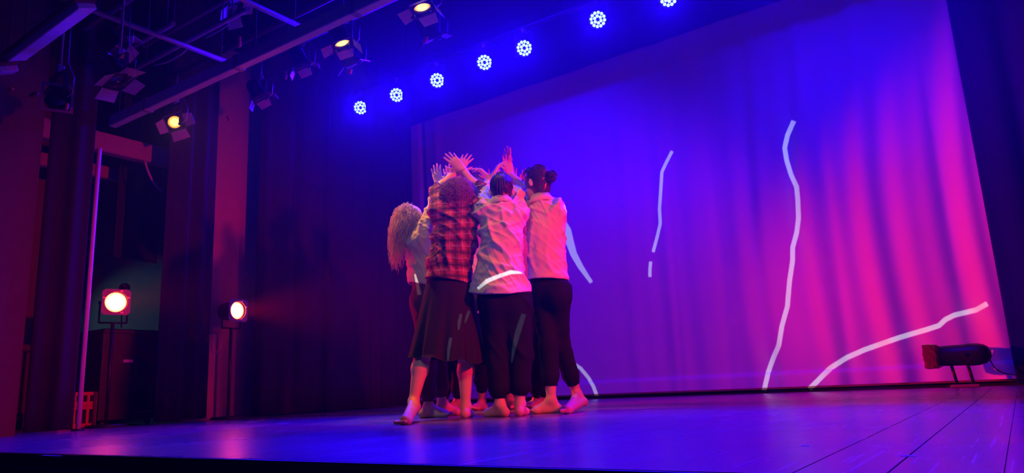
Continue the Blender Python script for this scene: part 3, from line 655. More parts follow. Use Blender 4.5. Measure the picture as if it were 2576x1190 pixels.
# ---------------------------------------------------------------- projector in the stalls: a dark slide with the strokes cut out
def stroke_world(pts, ws, surf):
    """outline (left side then right side) of a brush stroke, carried onto the surface it falls on"""
    n = len(pts); Lf = []; Rt = []
    for i, (x, y) in enumerate(pts):
        a = Vector(pts[max(i-1, 0)]); b = Vector(pts[min(i+1, n-1)]); d = (b-a).normalized(); nn = Vector((-d.y, d.x)); w_ = ws[i]/2 if isinstance(ws, (list, tuple)) else ws/2
        Lf.append(surf(x+nn.x*w_, y+nn.y*w_)); Rt.append(surf(x-nn.x*w_, y-nn.y*w_))
    return Lf+Rt[::-1]
on_screen = lambda x, y: at_y(x, y, SY-0.01)
def on_depth(D):
    def f(x, y):
        d = ray(x, y); k = D/math.hypot(d[0], d[1]); return Vector((d[0]*k, d[1]*k, d[2]*k+EYE))
    return f
strokes = [
    ([(1413, 550), (1428, 580), (1434, 611), (1443, 639), (1461, 672), (1488, 711)], [13, 18, 20, 17, 14, 9], on_screen),
    ([(1691, 380), (1676, 409), (1665, 433), (1662, 482), (1659, 525), (1661, 562), (1654, 593), (1643, 634)], 8, on_screen),
    ([(1637, 658), (1635, 676), (1635, 697)], [8, 8, 8], on_screen),
    ([(1997, 304), (1981, 341), (1974, 372), (1979, 403), (1990, 439), (2004, 470), (2007, 501), (2009, 550), (2004, 587), (1994, 623), (1994, 654), (1986, 709), (1981, 770), (1967, 820), (1959, 869), (1946, 900), (1933, 936), (1922, 983)], 12, on_screen),
    ([(2482, 764), (2455, 780), (2400, 793), (2378, 804), (2362, 819), (2335, 828), (2260, 850), (2175, 880), (2130, 900), (2090, 925), (2036, 979)], 13, on_screen),
    ([(1441, 914), (1460, 926), (1480, 950), (1493, 973), (1502, 997)], 9, on_screen),
    ([(1202, 726), (1225, 707), (1255, 695), (1285, 685), (1314, 686)], [7, 11, 10, 10, 5], on_depth(4.90)),
    ([(1318, 790), (1303, 835), (1292, 880), (1287, 912)], [12, 14, 9, 3], on_depth(4.92)),
    ([(1160, 790), (1155, 812), (1154, 830)], [7, 8, 4], on_depth(4.95)),
    ([(1180, 782), (1174, 798), (1170, 812)], [7, 7, 4], on_depth(4.95)),
    ([(1134, 850), (1129, 878), (1127, 908)], [8, 8, 5], on_depth(4.93)),
    ([(1044, 690), (1050, 715), (1055, 742)], [4, 8, 10], on_depth(5.42)),
]
PP = Vector((0.55, -0.78, 0.22)); PT = Vector((-3.0, 8.6, 1.75))
pd = (PT-PP).normalized(); pu = Vector((0, 0, 1)); pr = pd.cross(pu).normalized(); pu = pr.cross(pd)
SL = 0.30
def to_slide(p):
    v = p-PP; k = SL/v.dot(pd); v = v*k; return Vector((v.dot(pr), v.dot(pu), 0))
W = 0.21
outer = [Vector((-W, -W, 0)), Vector((W, -W, 0)), Vector((W, W, 0)), Vector((-W, W, 0))]
holes = [[to_slide(p) for p in stroke_world(*s)] for s in strokes]
from mathutils.geometry import tessellate_polygon
loops = [outer]+holes
tris = tessellate_polygon(loops); flat = [v for l in loops for v in l]
t = empty('projector', PP); tag(t, 'video projector in the stalls throwing white strokes on the stage', 'projector')
Bm = Matrix((pr, pu, -pd)).transposed()
sl = MB().add([Bm @ (v+Vector((0, 0, -SL))) for v in flat], [tuple(f) for f in tris]).build('slide', None, t)
m, nt, b = new_mat('slide_film'); N = nt.nodes; L = nt.links
tr = N.new('ShaderNodeBsdfTransparent'); tr.inputs[0].default_value = (PROJ_BLACK, PROJ_BLACK*.95, PROJ_BLACK, 1); L.new(tr.outputs[0], N['Material Output'].inputs[0]); sl.data.materials.append(m)
hb = MB()
for (cx, cy, dx, dy) in ((-W-.01, 0, .02, 2*W+.04), (W+.01, 0, .02, 2*W+.04), (0, -W-.01, 2*W, .02), (0, W+.01, 2*W, .02)):
    hb.box(Bm @ Vector((cx, cy, -SL/2+.04)), (dx, dy, SL+.1), Bm)
hb.box(Bm @ Vector((0, 0, 0.1)), (2*W+.04, 2*W+.04, .02), Bm); hb.build('housing', M['black_case'], t)
st = MB().cyl((0, 0, -0.27), (0, 0, -1.22), 0.025, 12); st.box((0, 0, -1.235), (0.4, 0.4, 0.03), bev=.008); st.build('stand', M['black_metal'], t)
s = spot('projector_beam', PP, PT, (0.86, 0.93, 1.0), P_PROJ, 64, 0.05, 0.0002, t); s.parent = t; s.location = (0, 0, 0)

#%% ================================================================== the dancers
class Field:
    """signed distance field sampled on a grid; capsules and ellipsoids blend smoothly into one skin"""
    def __init__(s, lo, hi, h):
        s.h = h; s.lo = np.array(lo, float); n = np.ceil((np.array(hi)-s.lo)/h).astype(int)+1
        s.n = n; s.F = np.full(n, 0.2, np.float32)
        s.ax = [s.lo[i]+h*np.arange(n[i]) for i in range(3)]
    def _win(s, lo, hi):
        a = np.clip(np.floor((np.array(lo)-s.lo)/s.h).astype(int), 0, s.n); b = np.clip(np.ceil((np.array(hi)-s.lo)/s.h).astype(int)+1, 0, s.n)
        sl = tuple(slice(a[i], b[i]) for i in range(3))
        return sl, np.ix_(s.ax[0][sl[0]], s.ax[1][sl[1]], s.ax[2][sl[2]])
    def _mix(s, sl, d, k):
        F = s.F[sl]
        if F.size == 0: return
        d = d.astype(np.float32)
        if k <= 0: s.F[sl] = np.minimum(F, d)
        else:
            hh = np.maximum(k-np.abs(F-d), 0)/k; s.F[sl] = np.minimum(F, d)-hh*hh*k*0.25
    def _d_cap(s, g, a, b, ra, rb, axis=None, f=1.0):
        ab = b-a; L = max(float(ab@ab), 1e-9)
        dx, dy, dz = g[0]-a[0], g[1]-a[1], g[2]-a[2]
        t = np.clip((dx*ab[0]+dy*ab[1]+dz*ab[2])/L, 0, 1)
        qx, qy, qz = dx-t*ab[0], dy-t*ab[1], dz-t*ab[2]
        q2 = qx*qx+qy*qy+qz*qz
        if axis is not None:
            c = qx*axis[0]+qy*axis[1]+qz*axis[2]; q2 = q2+c*c*(f*f-1)
        d = np.sqrt(q2)-(ra+(rb-ra)*t)
        return d/(1+0.5*(f-1)) if axis is not None else d
    def cap(s, a, b, ra, rb=None, k=0.02, axis=None, f=1.0, cut=False):
        a = np.array(a, float); b = np.array(b, float); rb = ra if rb is None else rb; p = max(ra, rb)*max(1, 1/f if f < 1 else 1)+k+2.5*s.h+0.01
        sl, g = s._win(np.minimum(a, b)-p, np.maximum(a, b)+p); d = s._d_cap(g, a, b, ra, rb, axis, f)
        if cut: s.F[sl] = np.maximum(s.F[sl], -d.astype(np.float32))
        else: s._mix(sl, d, k)
    def ell(s, c, ax3, r, k=0.02, cut=False):
        c = np.array(c, float); p = max(r)+k+2.5*s.h+0.01; sl, g = s._win(c-p, c+p)
        dx, dy, dz = g[0]-c[0], g[1]-c[1], g[2]-c[2]; u = [dx*e[0]+dy*e[1]+dz*e[2] for e in ax3]
        k0 = np.sqrt(sum((u[i]/r[i])**2 for i in range(3)))+1e-6; k1 = np.sqrt(sum((u[i]/r[i]**2)**2 for i in range(3)))+1e-6
        d = k0*(k0-1)/k1
        if cut:
            s.F[sl] = np.maximum(s.F[sl], -d.astype(np.float32))
        else: s._mix(sl, d, k)
    def plane(s, p, nrm):
        """keep the side the normal points away from"""
        nrm = np.array(nrm, float); nrm /= np.linalg.norm(nrm); g = np.ix_(*s.ax)
        d = (g[0]-p[0])*nrm[0]+(g[1]-p[1])*nrm[1]+(g[2]-p[2])*nrm[2]; s.F = np.maximum(s.F, d.astype(np.float32))
    def mesh(s):
        F = s.F; S = F < 0
        c = np.zeros([k-1 for k in F.shape], np.int8)
        for i in (0, 1):
            for j in (0, 1):
                for k in (0, 1): c += S[i:F.shape[0]-1+i, j:F.shape[1]-1+j, k:F.shape[2]-1+k]
        mixd = (c > 0) & (c < 8); idx = np.argwhere(mixd); vid = np.full(c.shape, -1, np.int32); vid[mixd] = np.arange(len(idx))
        acc = np.zeros((len(idx), 3)); cnt = np.zeros(len(idx))
        cor = [(i, j, k) for i in (0, 1) for j in (0, 1) for k in (0, 1)]
        val = {q: F[idx[:, 0]+q[0], idx[:, 1]+q[1], idx[:, 2]+q[2]] for q in cor}
        for q in cor:
            for a in range(3):
                if q[a]: continue
                q2 = list(q); q2[a] = 1; q2 = tuple(q2); fa, fb = val[q], val[q2]; m_ = (fa < 0) != (fb < 0)
                t = np.where(m_, fa/np.where(m_, fa-fb, 1), 0)
                for e_ in range(3): acc[:, e_] += m_*(q[e_]+(t if e_ == a else 0))
                cnt += m_
        V = s.lo+s.h*(idx+acc/cnt[:, None]); Q = []
        for a in range(3):
            b, e_ = (a+1) % 3, (a+2) % 3
            s0 = np.take(S, range(F.shape[a]-1), a); s1 = np.take(S, range(1, F.shape[a]), a)
            cr = np.argwhere(s0 != s1); ok = (cr[:, b] > 0) & (cr[:, e_] > 0) & (cr[:, b] < F.shape[b]-1) & (cr[:, e_] < F.shape[e_]-1); cr = cr[ok]
            ins = S[cr[:, 0], cr[:, 1], cr[:, 2]]; q = []
            for ob, oe in ((-1, -1), (0, -1), (0, 0), (-1, 0)):
                t = cr.copy(); t[:, b] += ob; t[:, e_] += oe; q.append(vid[t[:, 0], t[:, 1], t[:, 2]])
            q = np.stack(q, 1); q[~ins] = q[~ins][:, ::-1]; Q.append(q)
        return V, np.concatenate(Q)
def normals(V, Q):
    n = np.cross(V[Q[:, 2]]-V[Q[:, 0]], V[Q[:, 3]]-V[Q[:, 1]]); N_ = np.zeros_like(V)
    for i in range(4): np.add.at(N_, Q[:, i], n)
    return N_/(np.linalg.norm(N_, axis=1, keepdims=True)+1e-12)
def relax(V, Q, it=1):
    for _ in range(it):
        S_ = np.zeros_like(V); C = np.zeros(len(V))
        for i in range(4):
            j = (i+1) % 4; np.add.at(S_, Q[:, i], V[Q[:, j]]); np.add.at(S_, Q[:, j], V[Q[:, i]]); np.add.at(C, Q[:, i], 1); np.add.at(C, Q[:, j], 1)
        V = V*.5+.5*S_/np.maximum(C, 1)[:, None]
    return V
def U(v): v = np.array(v, float); return v/(np.linalg.norm(v)+1e-9)

def hand(fd, wr, d, n, thumb, curl=0.25, spread=0.1, sc=1.0):
    """palm and five fingers: d to the fingertips, n out of the palm, thumb = +1/-1 side"""
    d = U(d); n = U(np.array(n)-d*(np.array(n)@d)); s = np.cross(d, n)*thumb; wr = np.array(wr, float)
    k_ = 0.010*sc
    fd.cap(wr-d*.03*sc, wr+d*.02*sc, .025*sc, .024*sc, .02, n, 1.45)
    fd.cap(wr+d*.03*sc, wr+d*.075*sc, .034*sc, .038*sc, .02, n, 2.3)
    fl = ((.029, .092, .070, .0090), (.010, .097, .079, .0092), (-.010, .093, .073, .0088), (-.028, .084, .056, .0080))
    cs = curl if isinstance(curl, (list, tuple)) else [curl]*4
    for i, (o, b, ln, r) in enumerate(fl):
        p = wr+(d*b+s*o)*sc; fd.cap(wr+(d*.03+s*o*.6)*sc, p, .013*sc, .011*sc, .012)
        a = U(d+s*(o/.03)*spread); ang = 0.0
        for j, fr in enumerate((.45, .31, .24)):
            ang += cs[i]*(1.0, 1.15, .8)[j]; q = p+(a*math.cos(ang)+n*math.sin(ang))*ln*fr*sc
            fd.cap(p, q, (r-.0006*j)*sc, (r-.0006*(j+1))*sc, .004); p = q
    p0 = wr+(d*.018+s*.018+n*.006)*sc; p1 = wr+(d*.048+s*.042+n*.014)*sc; p2 = p1+U(d*.75+s*.62+n*.12)*.034*sc; p3 = p2+U(d*.92+s*.38+n*.1)*.027*sc
    fd.cap(p0, p1, .017*sc, .0135*sc, .016); fd.cap(p1, p2, .0115*sc, .0100*sc, .006); fd.cap(p2, p3, .0100*sc, .0078*sc, .004)
def foot(fd, ank, heel, ball, td, side):
    """bare foot: ankle, heel and ball positions, td = toe direction, side = +1 if the big toe is on the left of td"""
    ank, heel, ball = (np.array(v, float) for v in (ank, heel, ball)); td = U(td); up = np.array([0, 0, 1.0]); lat = U(np.cross(up, td))*side
    fd.cap(heel, ank, .030, .031, .025); fd.cap(heel, ball, .029, .029, .02); fd.cap(ank, ball+lat*.006, .030, .024, .03)
    fd.cap(ball-lat*.026, ball+lat*.026, .021, .024, .02)
    fd.ell(ank+lat*.028, np.eye(3), (.012, .012, .014), .015); fd.ell(ank-lat*.028, np.eye(3), (.012, .012, .014), .015)
    for i in range(5):
        o = .034-.017*i; ln = (.055, .05, .045, .038, .03)[i]; r = (.0135, .0095, .009, .0085, .008)[i]
        a = ball+lat*o; b = a+td*ln; b[2] = max(min(a[2], b[2]), r*.9); a[2] = max(a[2]-.006, r); fd.cap(a, b, r*1.15, r, .006)

def folds(V, Nn, amp, seed, freq=26.0, dirs=None, mask=None):
    """cloth creases: narrow ridges along wandering lines, fading in and out"""
    rnd = np.random.RandomState(seed); out = np.zeros(len(V))
    dirs = dirs or [(.6, .2, .75), (-.5, .3, .8), (.9, .1, .3)]
    for i, d in enumerate(dirs):
        d = U(d); e = U(np.cross(d, rnd.randn(3))); g = U(np.cross(d, e)); ph = rnd.uniform(0, 6.28, 6)
        u = V@d*freq*(1+.35*i)+2.2*np.sin(V@e*6+ph[0])+1.3*np.sin(V@g*11+ph[1])+.7*np.sin(V@e*19+V@d*13+ph[4])
        env = np.clip(.35+.75*np.sin(V@e*8+V@g*6+ph[2])*np.sin(V@d*5+ph[5]), 0, 1)
        w_ = np.sin(u*.5+ph[3]); out += (np.exp(-(w_/.32)**2)-.35*np.exp(-((np.abs(w_)-.75)/.3)**2))*env/(1+.3*i)
    if mask is not None: out *= mask
    return V+Nn*(out*amp)[:, None]
def strands(name, roots, paths, r, m, parent, n=4):
    """many thin locks joined in one mesh; paths: (strand, point, 3)"""
    P = np.array(paths); S_, K, _ = P.shape; T = np.gradient(P, axis=1); T /= np.linalg.norm(T, axis=2, keepdims=True)+1e-9
    ref = np.tile(np.array([.31, .87, .39]), (S_, K, 1)); A_ = np.cross(T, ref); A_ /= np.linalg.norm(A_, axis=2, keepdims=True)+1e-9; B_ = np.cross(T, A_)
    tp = np.linspace(1, .45, K)[None, :, None]; rr = (np.array(r).reshape(-1, 1, 1) if np.ndim(r) else r)*tp
    ring = [P+rr*(A_*math.cos(2*math.pi*i/n)+B_*math.sin(2*math.pi*i/n)) for i in range(n)]
    V = np.stack(ring, 2); id_ = np.arange(S_*K*n).reshape(S_, K, n); Q = []
    for i in range(n):
        j = (i+1) % n; Q.append(np.stack([id_[:, :-1, i], id_[:, :-1, j], id_[:, 1:, j], id_[:, 1:, i]], -1).reshape(-1, 4))
    o = mesh_np(name, V.reshape(-1, 3), np.concatenate(Q), M[m], parent); o['kind'] = 'stuff'; return o

class Dancer:
    def __init__(s, base_px, D, label, group=None):
        d = ray(*base_px); h = math.hypot(d[0], d[1]); s.w = np.array([d[0]/h, d[1]/h, 0]); s.r = np.array([s.w[1], -s.w[0], 0]); s.D = D
        s.o = empty('person', (s.w[0]*D, s.w[1]*D, 0), (0, 0, math.atan2(s.r[1], s.r[0]))); tag(s.o, label, 'person', group); s.J = {}
    def p(s, px, py, off=0.0):
        d = ray(px, py); b = d@s.w; t = (s.D+off)/b; return np.array([d@s.r*t, off, EYE+d[2]*t])
    def ground(s, px, py, z=0.0):
        d = ray(px, py); t = (z-EYE)/d[2]; return np.array([d@s.r*t, d@s.w*t-s.D, z])

def build_body(D, J, face, up, skin, h=0.006, hands=True):
    """one continuous skin: head with a face, torso, arms, hands, legs, feet"""
    pts = np.array([v for k, v in J.items() if isinstance(v, np.ndarray) and v.shape == (3,)])
    pts = np.concatenate([pts, [J['footL'][1], J['footR'][1], J['footL'][0], J['footR'][0]]]); lo = pts.min(0)-.26; hi = pts.max(0)+.26; lo[2] = -0.012
    f = Field(lo, hi, h); fr = U(J['front'])
    pel, che, nek, hd = J['pelvis'], J['chest'], J['neck'], J['head']
    waist = pel*.52+che*.48
    f.cap(J['hipL'], J['hipR'], .088, .088, .03, fr, 1.15); f.cap(pel, waist, .105, .098, .05, fr, 1.3); f.cap(waist, che, .105, .125, .05, fr, 1.25)
    f.cap(che, nek-(nek-che)*.25, .125, .085, .05, fr, 1.3); f.cap(nek-(nek-che)*.18, J['shL'], .055, .055, .05); f.cap(nek-(nek-che)*.18, J['shR'], .055, .055, .05)
    f.cap(nek-(nek-che)*.1, hd-U(up)*.05, .05, .048, .03)
    u = U(up); fc = U(np.array(face)-u*(np.array(face)@u)); sd = np.cross(u, fc)
    f.ell(hd+u*.022-fc*.012, (sd, fc, u), (.074, .094, .096), .02); f.ell(hd+fc*.03-u*.04, (sd, fc, u), (.056, .062, .076), .03)
    f.cap(hd+fc*.062-u*.092, hd+fc*.066-u*.092, .022, .022, .03)
    f.cap(hd+fc*.088+u*.002, hd+fc*.112-u*.034, .008, .0125, .010); f.cap(hd+fc*.104-u*.040+sd*.011, hd+fc*.104-u*.040-sd*.011, .0085, .0085, .008)
    f.cap(hd+fc*.084+u*.022+sd*.032, hd+fc*.084+u*.022-sd*.032, .011, .011, .014)
    f.cap(hd+fc*.088-u*.066+sd*.017, hd+fc*.088-u*.066-sd*.017, .0075, .0075, .006); f.cap(hd+fc*.087-u*.076+sd*.013, hd+fc*.087-u*.076-sd*.013, .0078, .0078, .006)
    for sg in (-1, 1):
        f.ell(hd+fc*.093+sd*.031*sg+u*.002, (sd, fc, u), (.016, .012, .010), 0, cut=True)
        es = U(sd*sg*.85-fc*.5); ef = np.cross(u, es)*sg; e_ = hd+sd*.084*sg-fc*.010-u*.008; f.ell(e_, (es, ef, u), (.008, .021, .033), .008); f.ell(e_+es*.009+ef*.002, (es, ef, u), (.006, .012, .021), 0, cut=True)
    for a in 'LR':
        f.cap(J['sh'+a], J['el'+a], .050, .040, .03)
        mid = J['el'+a]*.68+J['wr'+a]*.32; f.cap(J['el'+a], mid, .040, .041, .02); f.cap(mid, J['wr'+a], .041, .026, .02)
        hd_ = J['hand'+a]; hand(f, J['wr'+a], *hd_)
        f.cap(J['hip'+a], J['knee'+a], .076, .056, .03)
        kn, an = J['knee'+a], J['ank'+a]; cf = kn*.68+an*.32; f.cap(kn, cf, .056, .057, .03); f.cap(cf, an, .056, .031, .03)
        foot(f, an, *J['foot'+a])
    V, Q = f.mesh(); V = relax(V, Q, 1)
    b = mesh_np('body', V, Q, M[skin], D.o)
    for sg in (-1, 1):
        e_ = hd+fc*.083+sd*.031*sg+u*.002
        ey = MB().lathe([(0, .0125), (.006, .011), (.0105, .0065), (.0125, 0), (.0105, -.0065), (0, -.0125)], 14, Matrix.Translation(Vector(e_)) @ Vector(fc).to_track_quat('Z', 'Y').to_matrix().to_4x4()).build('eye', M['eye'], D.o)
        MB().lathe([(0, .0135), (.0045, .0125), (.0058, .0105)], 12, Matrix.Translation(Vector(e_)) @ Vector(fc).to_track_quat('Z', 'Y').to_matrix().to_4x4()).build('iris', M['iris'], ey)
    return b
def build_shirt(D, J, m, hem, sleeve=0.3, seed=1, amp=.012, h=.0065, loose=1.0, flare=.0, hemtilt=(0, 0), collar=True, name='shirt', arm=1.0, curve=0.0, extra=()):
    """hem: centre of the lower edge; sleeve: share of the forearm that is covered"""
    fr = U(J['front']); che, nek = J['chest'], J['neck']; hem = np.array(hem, float)
    pts = np.array([J[k] for k in ('pelvis', 'chest', 'neck', 'shL', 'shR', 'elL', 'elR', 'wrL', 'wrR')]+[hem]); lo = pts.min(0)-.27; hi = pts.max(0)+.2
    lo[2] = hem[2]-.1; f = Field(lo, hi, h); side = U(np.cross([0, 0, 1.0], fr))
    ax = U(hem-che); wst = che*.45+hem*.55
    f.cap(che, wst, .155*loose, .150*loose, .05, fr, 1.32); f.cap(wst, hem+ax*.12, .150*loose, (.172+flare)*loose, .05, fr, 1.12)
    f.cap(che, nek-(nek-che)*.2, .15*loose, .10, .06, fr, 1.3)
    for a in 'LR':
        f.cap(nek-(nek-che)*.2, J['sh'+a], .066, .066*arm, .06); f.cap(J['sh'+a], J['el'+a], .068*arm, .058*arm, .05)
        f.cap(che+(J['sh'+a]-che)*.5, J['sh'+a]*.7+J['el'+a]*.3, .085*arm, .064*arm, .06)
        if sleeve > 0: f.cap(J['el'+a], J['el'+a]*(1-sleeve)+J['wr'+a]*sleeve, .058*arm, .050, .04)
    for a_, b_, r1, r2 in extra: f.cap(a_, b_, r1, r2, .05, fr, 1.4)
    up = U(J['up']); nk = nek+up*.012
    f.cap(nk-up*.02, nk+up*.16, .058, .062, 0, cut=True)
    tl = U(np.array([hemtilt[0], hemtilt[1], 1.0])); g = np.ix_(*f.ax); f.F = np.maximum(f.F, (-((g[0]-hem[0])*tl[0]+(g[1]-hem[1])*tl[1]+(g[2]-hem[2])*tl[2])+curve*(g[0]-hem[0])**2).astype(np.float32))
    inner = .016; p2 = hem-tl*.03
    ih = che*.25+hem*.75
    f.cap(ih, hem+ax*.2, .140*loose-inner*.4, (.172+flare*1.25)*loose-inner*.6, 0, fr, 1.16, cut=True)
    V, Q = f.mesh(); V = relax(V, Q, 1); Nn = normals(V, Q)
    hm = np.clip(((V-hem)@tl)/.09, .12, 1)
    V = folds(V, Nn, amp*1.7, seed, 30, [(.5, .1, .85), (-.55, .1, .8), (.95, 0, .25)], hm); V = folds(V, normals(V, Q), amp*.6, seed+9, 75, None, hm)
    o = mesh_np(name, V, Q, M[m], D.o)
    if collar:
        mb = MB(); n = 28; side = U(np.cross(up, fr)); rows = []
        for (r, z, k) in ((.070, .0, 1), (.068, .058, .92), (.073, .064, .95), (.098, .012, 1.1), (.092, .0, 1.05)):
            for i in range(n):
                a = 2*math.pi*(i+.5)/n+.0; rr = r*(1+.05*math.sin(3*a+seed)); c = nk+up*(z+.012*math.cos(a)*0)+side*(rr*math.sin(a))-fr*(rr*math.cos(a)*.9)-fr*.0
                c = c-up*(.018*(1-math.cos(a)))*1.0; rows.append(c)
        mb.add(rows, [(j*n+i, j*n+(i+1) % n, (j+1)*n+(i+1) % n, (j+1)*n+i) for j in range(4) for i in range(n)], True); mb.build('collar', M[m], o)
    return o
def build_trousers(D, J, m, cuffs, fit=1.0, seed=3, h=.008, waist=None):
    """cuffs: how far down the shin the legs reach (0 knee .. 1 ankle)"""
    fr = U(J['front']); pts = np.array([J[k] for k in ('pelvis', 'hipL', 'hipR', 'kneeL', 'kneeR', 'ankL', 'ankR')]); lo = pts.min(0)-.22; hi = pts.max(0)+.25
    f = Field(lo, hi, h); pel = J['pelvis']; top = pel+(J['chest']-pel)*.45
    hf = .45+.5*fit; f.cap(J['hipL'], J['hipR'], .122*hf, .122*hf, .03, fr, 1.15); f.cap(pel, top, .136*hf, .128, .05, fr, 1.3)
    but = -fr*.028*hf
    for i, a in enumerate('LR'):
        f.ell(J['hip'+a]*.75+pel*.25+but-np.array([0, 0, .03]), np.eye(3), (.096*hf, .096*hf, .108), .05)
        f.cap(J['hip'+a], J['knee'+a], .110*(.5+.5*fit), .078*fit, .04)
        kn, an = J['knee'+a], J['ank'+a]; e = kn+(an-kn)*cuffs[i]; e2 = kn+(an-kn)*(cuffs[i]-.16)
        br = lambda t: .057 if t < .32 else .056-.024*(t-.32)/.68
        f.cap(kn, e2, max(.078*fit, .076), max(.064*fit, br(cuffs[i]-.16)+.016), .03); f.cap(e2, e, max(.066*fit, br(cuffs[i]-.16)+.016), max(.042, br(cuffs[i])+.007), .02)
    for i, a in enumerate('LR'):
        kn, an = J['knee'+a], J['ank'+a]; e = kn+(an-kn)*cuffs[i]; d = U(an-kn); sl, g = f._win(e-.12+np.minimum(d, 0)*.05, e+.12+np.maximum(d, 0)*.05)
        pl = (g[0]-e[0])*d[0]+(g[1]-e[1])*d[1]+(g[2]-e[2])*d[2]; rad = np.sqrt((g[0]-e[0])**2+(g[1]-e[1])**2+(g[2]-e[2])**2)-.11
        f.F[sl] = np.where(rad < 0, np.maximum(f.F[sl], pl.astype(np.float32)), f.F[sl])
    V, Q = f.mesh(); V = relax(V, Q, 1); msk = np.clip((V[:, 2]-.1)*4, .3, 1)
    V = folds(V, normals(V, Q), .009*fit, seed, 24, [(.3, .2, .9), (-.4, .2, .9), (.95, .3, .1)], msk)
    o = mesh_np('trousers', V, Q, M[m], D.o)
    for i, a in enumerate('LR'):
        kn, an = J['knee'+a], J['ank'+a]; e = kn+(an-kn)*cuffs[i]; d = U(an-kn)
        rc = max(.042, br(cuffs[i])+.009); MB().cyl(e-d*.045, e+d*.006, rc+.003, 20, rc).build('cuff', M[m], o)
    return o
def hair_cap(D, J, face, up, m, seed, thick=.014, face_cut=.045, h=.006, extra=(), nape=.07, name='hair', amp=.004, fr_=95):
    hd = J['head']; u = U(up); fc = U(np.array(face)-u*(np.array(face)@u)); sd = np.cross(u, fc)
    f = Field(hd-.3, hd+.3, h)
    f.ell(hd+u*.024-fc*.014, (sd, fc, u), (.074+thick, .094+thick, .096+thick), .02); f.ell(hd-fc*.035-u*nape, (sd, fc, u), (.056+thick*.6, .048+thick*.6, .06), .03)
    for c, r in extra: f.ell(hd+sd*c[0]+fc*c[1]+u*c[2], (sd, fc, u), r, .012)
    for sg in (-1, 1): f.ell(hd+sd*.098*sg-fc*.004-u*.014, (sd, fc, u), (.026, .021, .034), 0, cut=True)
    f.ell(hd+fc*(.085+face_cut)-u*.05, (sd, fc, u), (.10, .085, .105), 0, cut=True)
    V, Q = f.mesh(); V = relax(V, Q, 1); Nn = normals(V, Q); q = V-hd; a = np.arctan2(q@sd, -(q@fc)); z = q@u
    V = V+Nn*(amp*np.sin(a*fr_*.35+4*np.sin(z*22+seed)+z*60)*np.clip(1.2-np.abs(z)*4, .3, 1)+.003*np.sin(q@sd*fr_+seed)*np.cos(z*50))[:, None]
    return mesh_np(name, V, Q, M[m], D.o)
def curls(D, hd, dirs, lens, rad, coil, turns, gravity, r, m, seed, K=22):
    rnd = np.random.RandomState(seed); paths = []
    for d, ln in zip(dirs, lens):
        d = U(d); t = np.linspace(0, 1, K)[:, None]; start = hd+d*rad
        e = U(np.cross(d, rnd.randn(3))); g = np.cross(d, e); ph = rnd.uniform(0, 6.28); tr = turns*rnd.uniform(.7, 1.3)
        base = start+d*(ln*.45*np.sin(t*1.9))+np.array([0, 0, -1])*ln*gravity*t**1.5
        cc = coil*rnd.uniform(.6, 1.4)*np.minimum(1, t*4)
        paths.append(base+e*(cc*np.cos(t*6.283*tr+ph))+g*(cc*np.sin(t*6.283*tr+ph)))
    return paths

def combed(D, J, face, up, target, n, thick, seed, hairline=.35, r=.0026, spread=.02, lift=0.0):
    """strands lying on the skull, running from the hairline to a gathering point (head axes: side, front, up)"""
    rnd = np.random.RandomState(seed); hd = J['head']; u = U(up); fc = U(np.array(face)-u*(np.array(face)@u)); sd = np.cross(u, fc)
    R_ = np.array([.074+thick, .094+thick, .096+thick]); tg = U(np.array(target)/R_); P = []
    while len(P) < n:
        q = U(rnd.randn(3))
        if q[1] > hairline+.35*q[2] or q[2] < -.72: continue
        if q[2] < -.2 and abs(q[0]) > .75+.6*(q[2]+.2): continue
        if abs(q[0]) > .75 and -.5 < q[2] < .25 and q[1] > -.25: continue
        t = np.linspace(0, 1, 16)[:, None]; e = U(tg+rnd.randn(3)*spread)
        v = q*(1-t)+e*t; v = v/np.linalg.norm(v, axis=1, keepdims=True); v = v*(1+rnd.uniform(-.02, .03)+lift*np.sin(t*3.14))+rnd.randn(3)*.012*np.sin(t*3.14)
        v = v*R_; P.append(hd+u*.024-fc*.014+v[:, :1]*sd+v[:, 1:2]*fc+v[:, 2:]*u)
    return P

def flat(ank, td, side):
    td = U(td); a = np.array(ank); h = a-td*.042; h[2] = .031; b = a+td*.112; b[2] = .026; return (h, b, td, side)
def H(d, n, tside, curl=.25, spread=.12, sc=1.0):
    d = U(d); n = np.array(n, float); s = np.cross(d, U(n-d*(n@d))); return (d, n, 1 if s@np.array(tside, float) >= 0 else -1, curl, spread, sc)

# ---- woman in the plaid shirt and black skirt, arms crossed above her head
d = Dancer((1150, 1052), 5.10, 'barefoot person in red plaid shirt and black skirt, curly dark hair, arms crossed overhead'); p = d.p
J = dict(front=(0.1, 1, 0), up=U((.02, .12, 1)), pelvis=p(1128, 735), chest=p(1143, 598, .0), neck=p(1152, 522, .03), head=p(1153, 491, .07), shL=p(1107, 536, .02), shR=p(1194, 532, .02),
         elL=p(1098, 484, .20), wrL=p(1150, 430, .27), elR=p(1204, 480, .20), wrR=p(1163, 428, .22), hipL=p(1106, 752), hipR=p(1152, 752))
J['kneeL'] = p(1064, 888, -.06); J['kneeR'] = p(1172, 893, .02)
J['ankL'] = p(1040, 1012, -.13); J['ankR'] = p(1171, 1022, .0)
J['handL'] = H((.58, .05, .8), (0, 1, .1), (.8, 0, -.6), .06, .22); J['handR'] = H((-.62, .0, .78), (0, 1, .1), (-.7, 0, -.6), .05, .16, 1.05)
bl = d.ground(1022, 1058, .026); hl = p(1046, 1024, -.12)
J['footL'] = (hl, bl, U((-.55, -.35, -.1)), -1); J['footR'] = flat(J['ankR'], (.15, 1, 0), 1)
FACE = (0, .9, .25)
build_body(d, J, FACE, J['up'], 'skin')
build_shirt(d, J, 'plaid', p(1126, 708, -.01), .12, 11, .013, loose=1.0, flare=.0, hemtilt=(.18, 0))
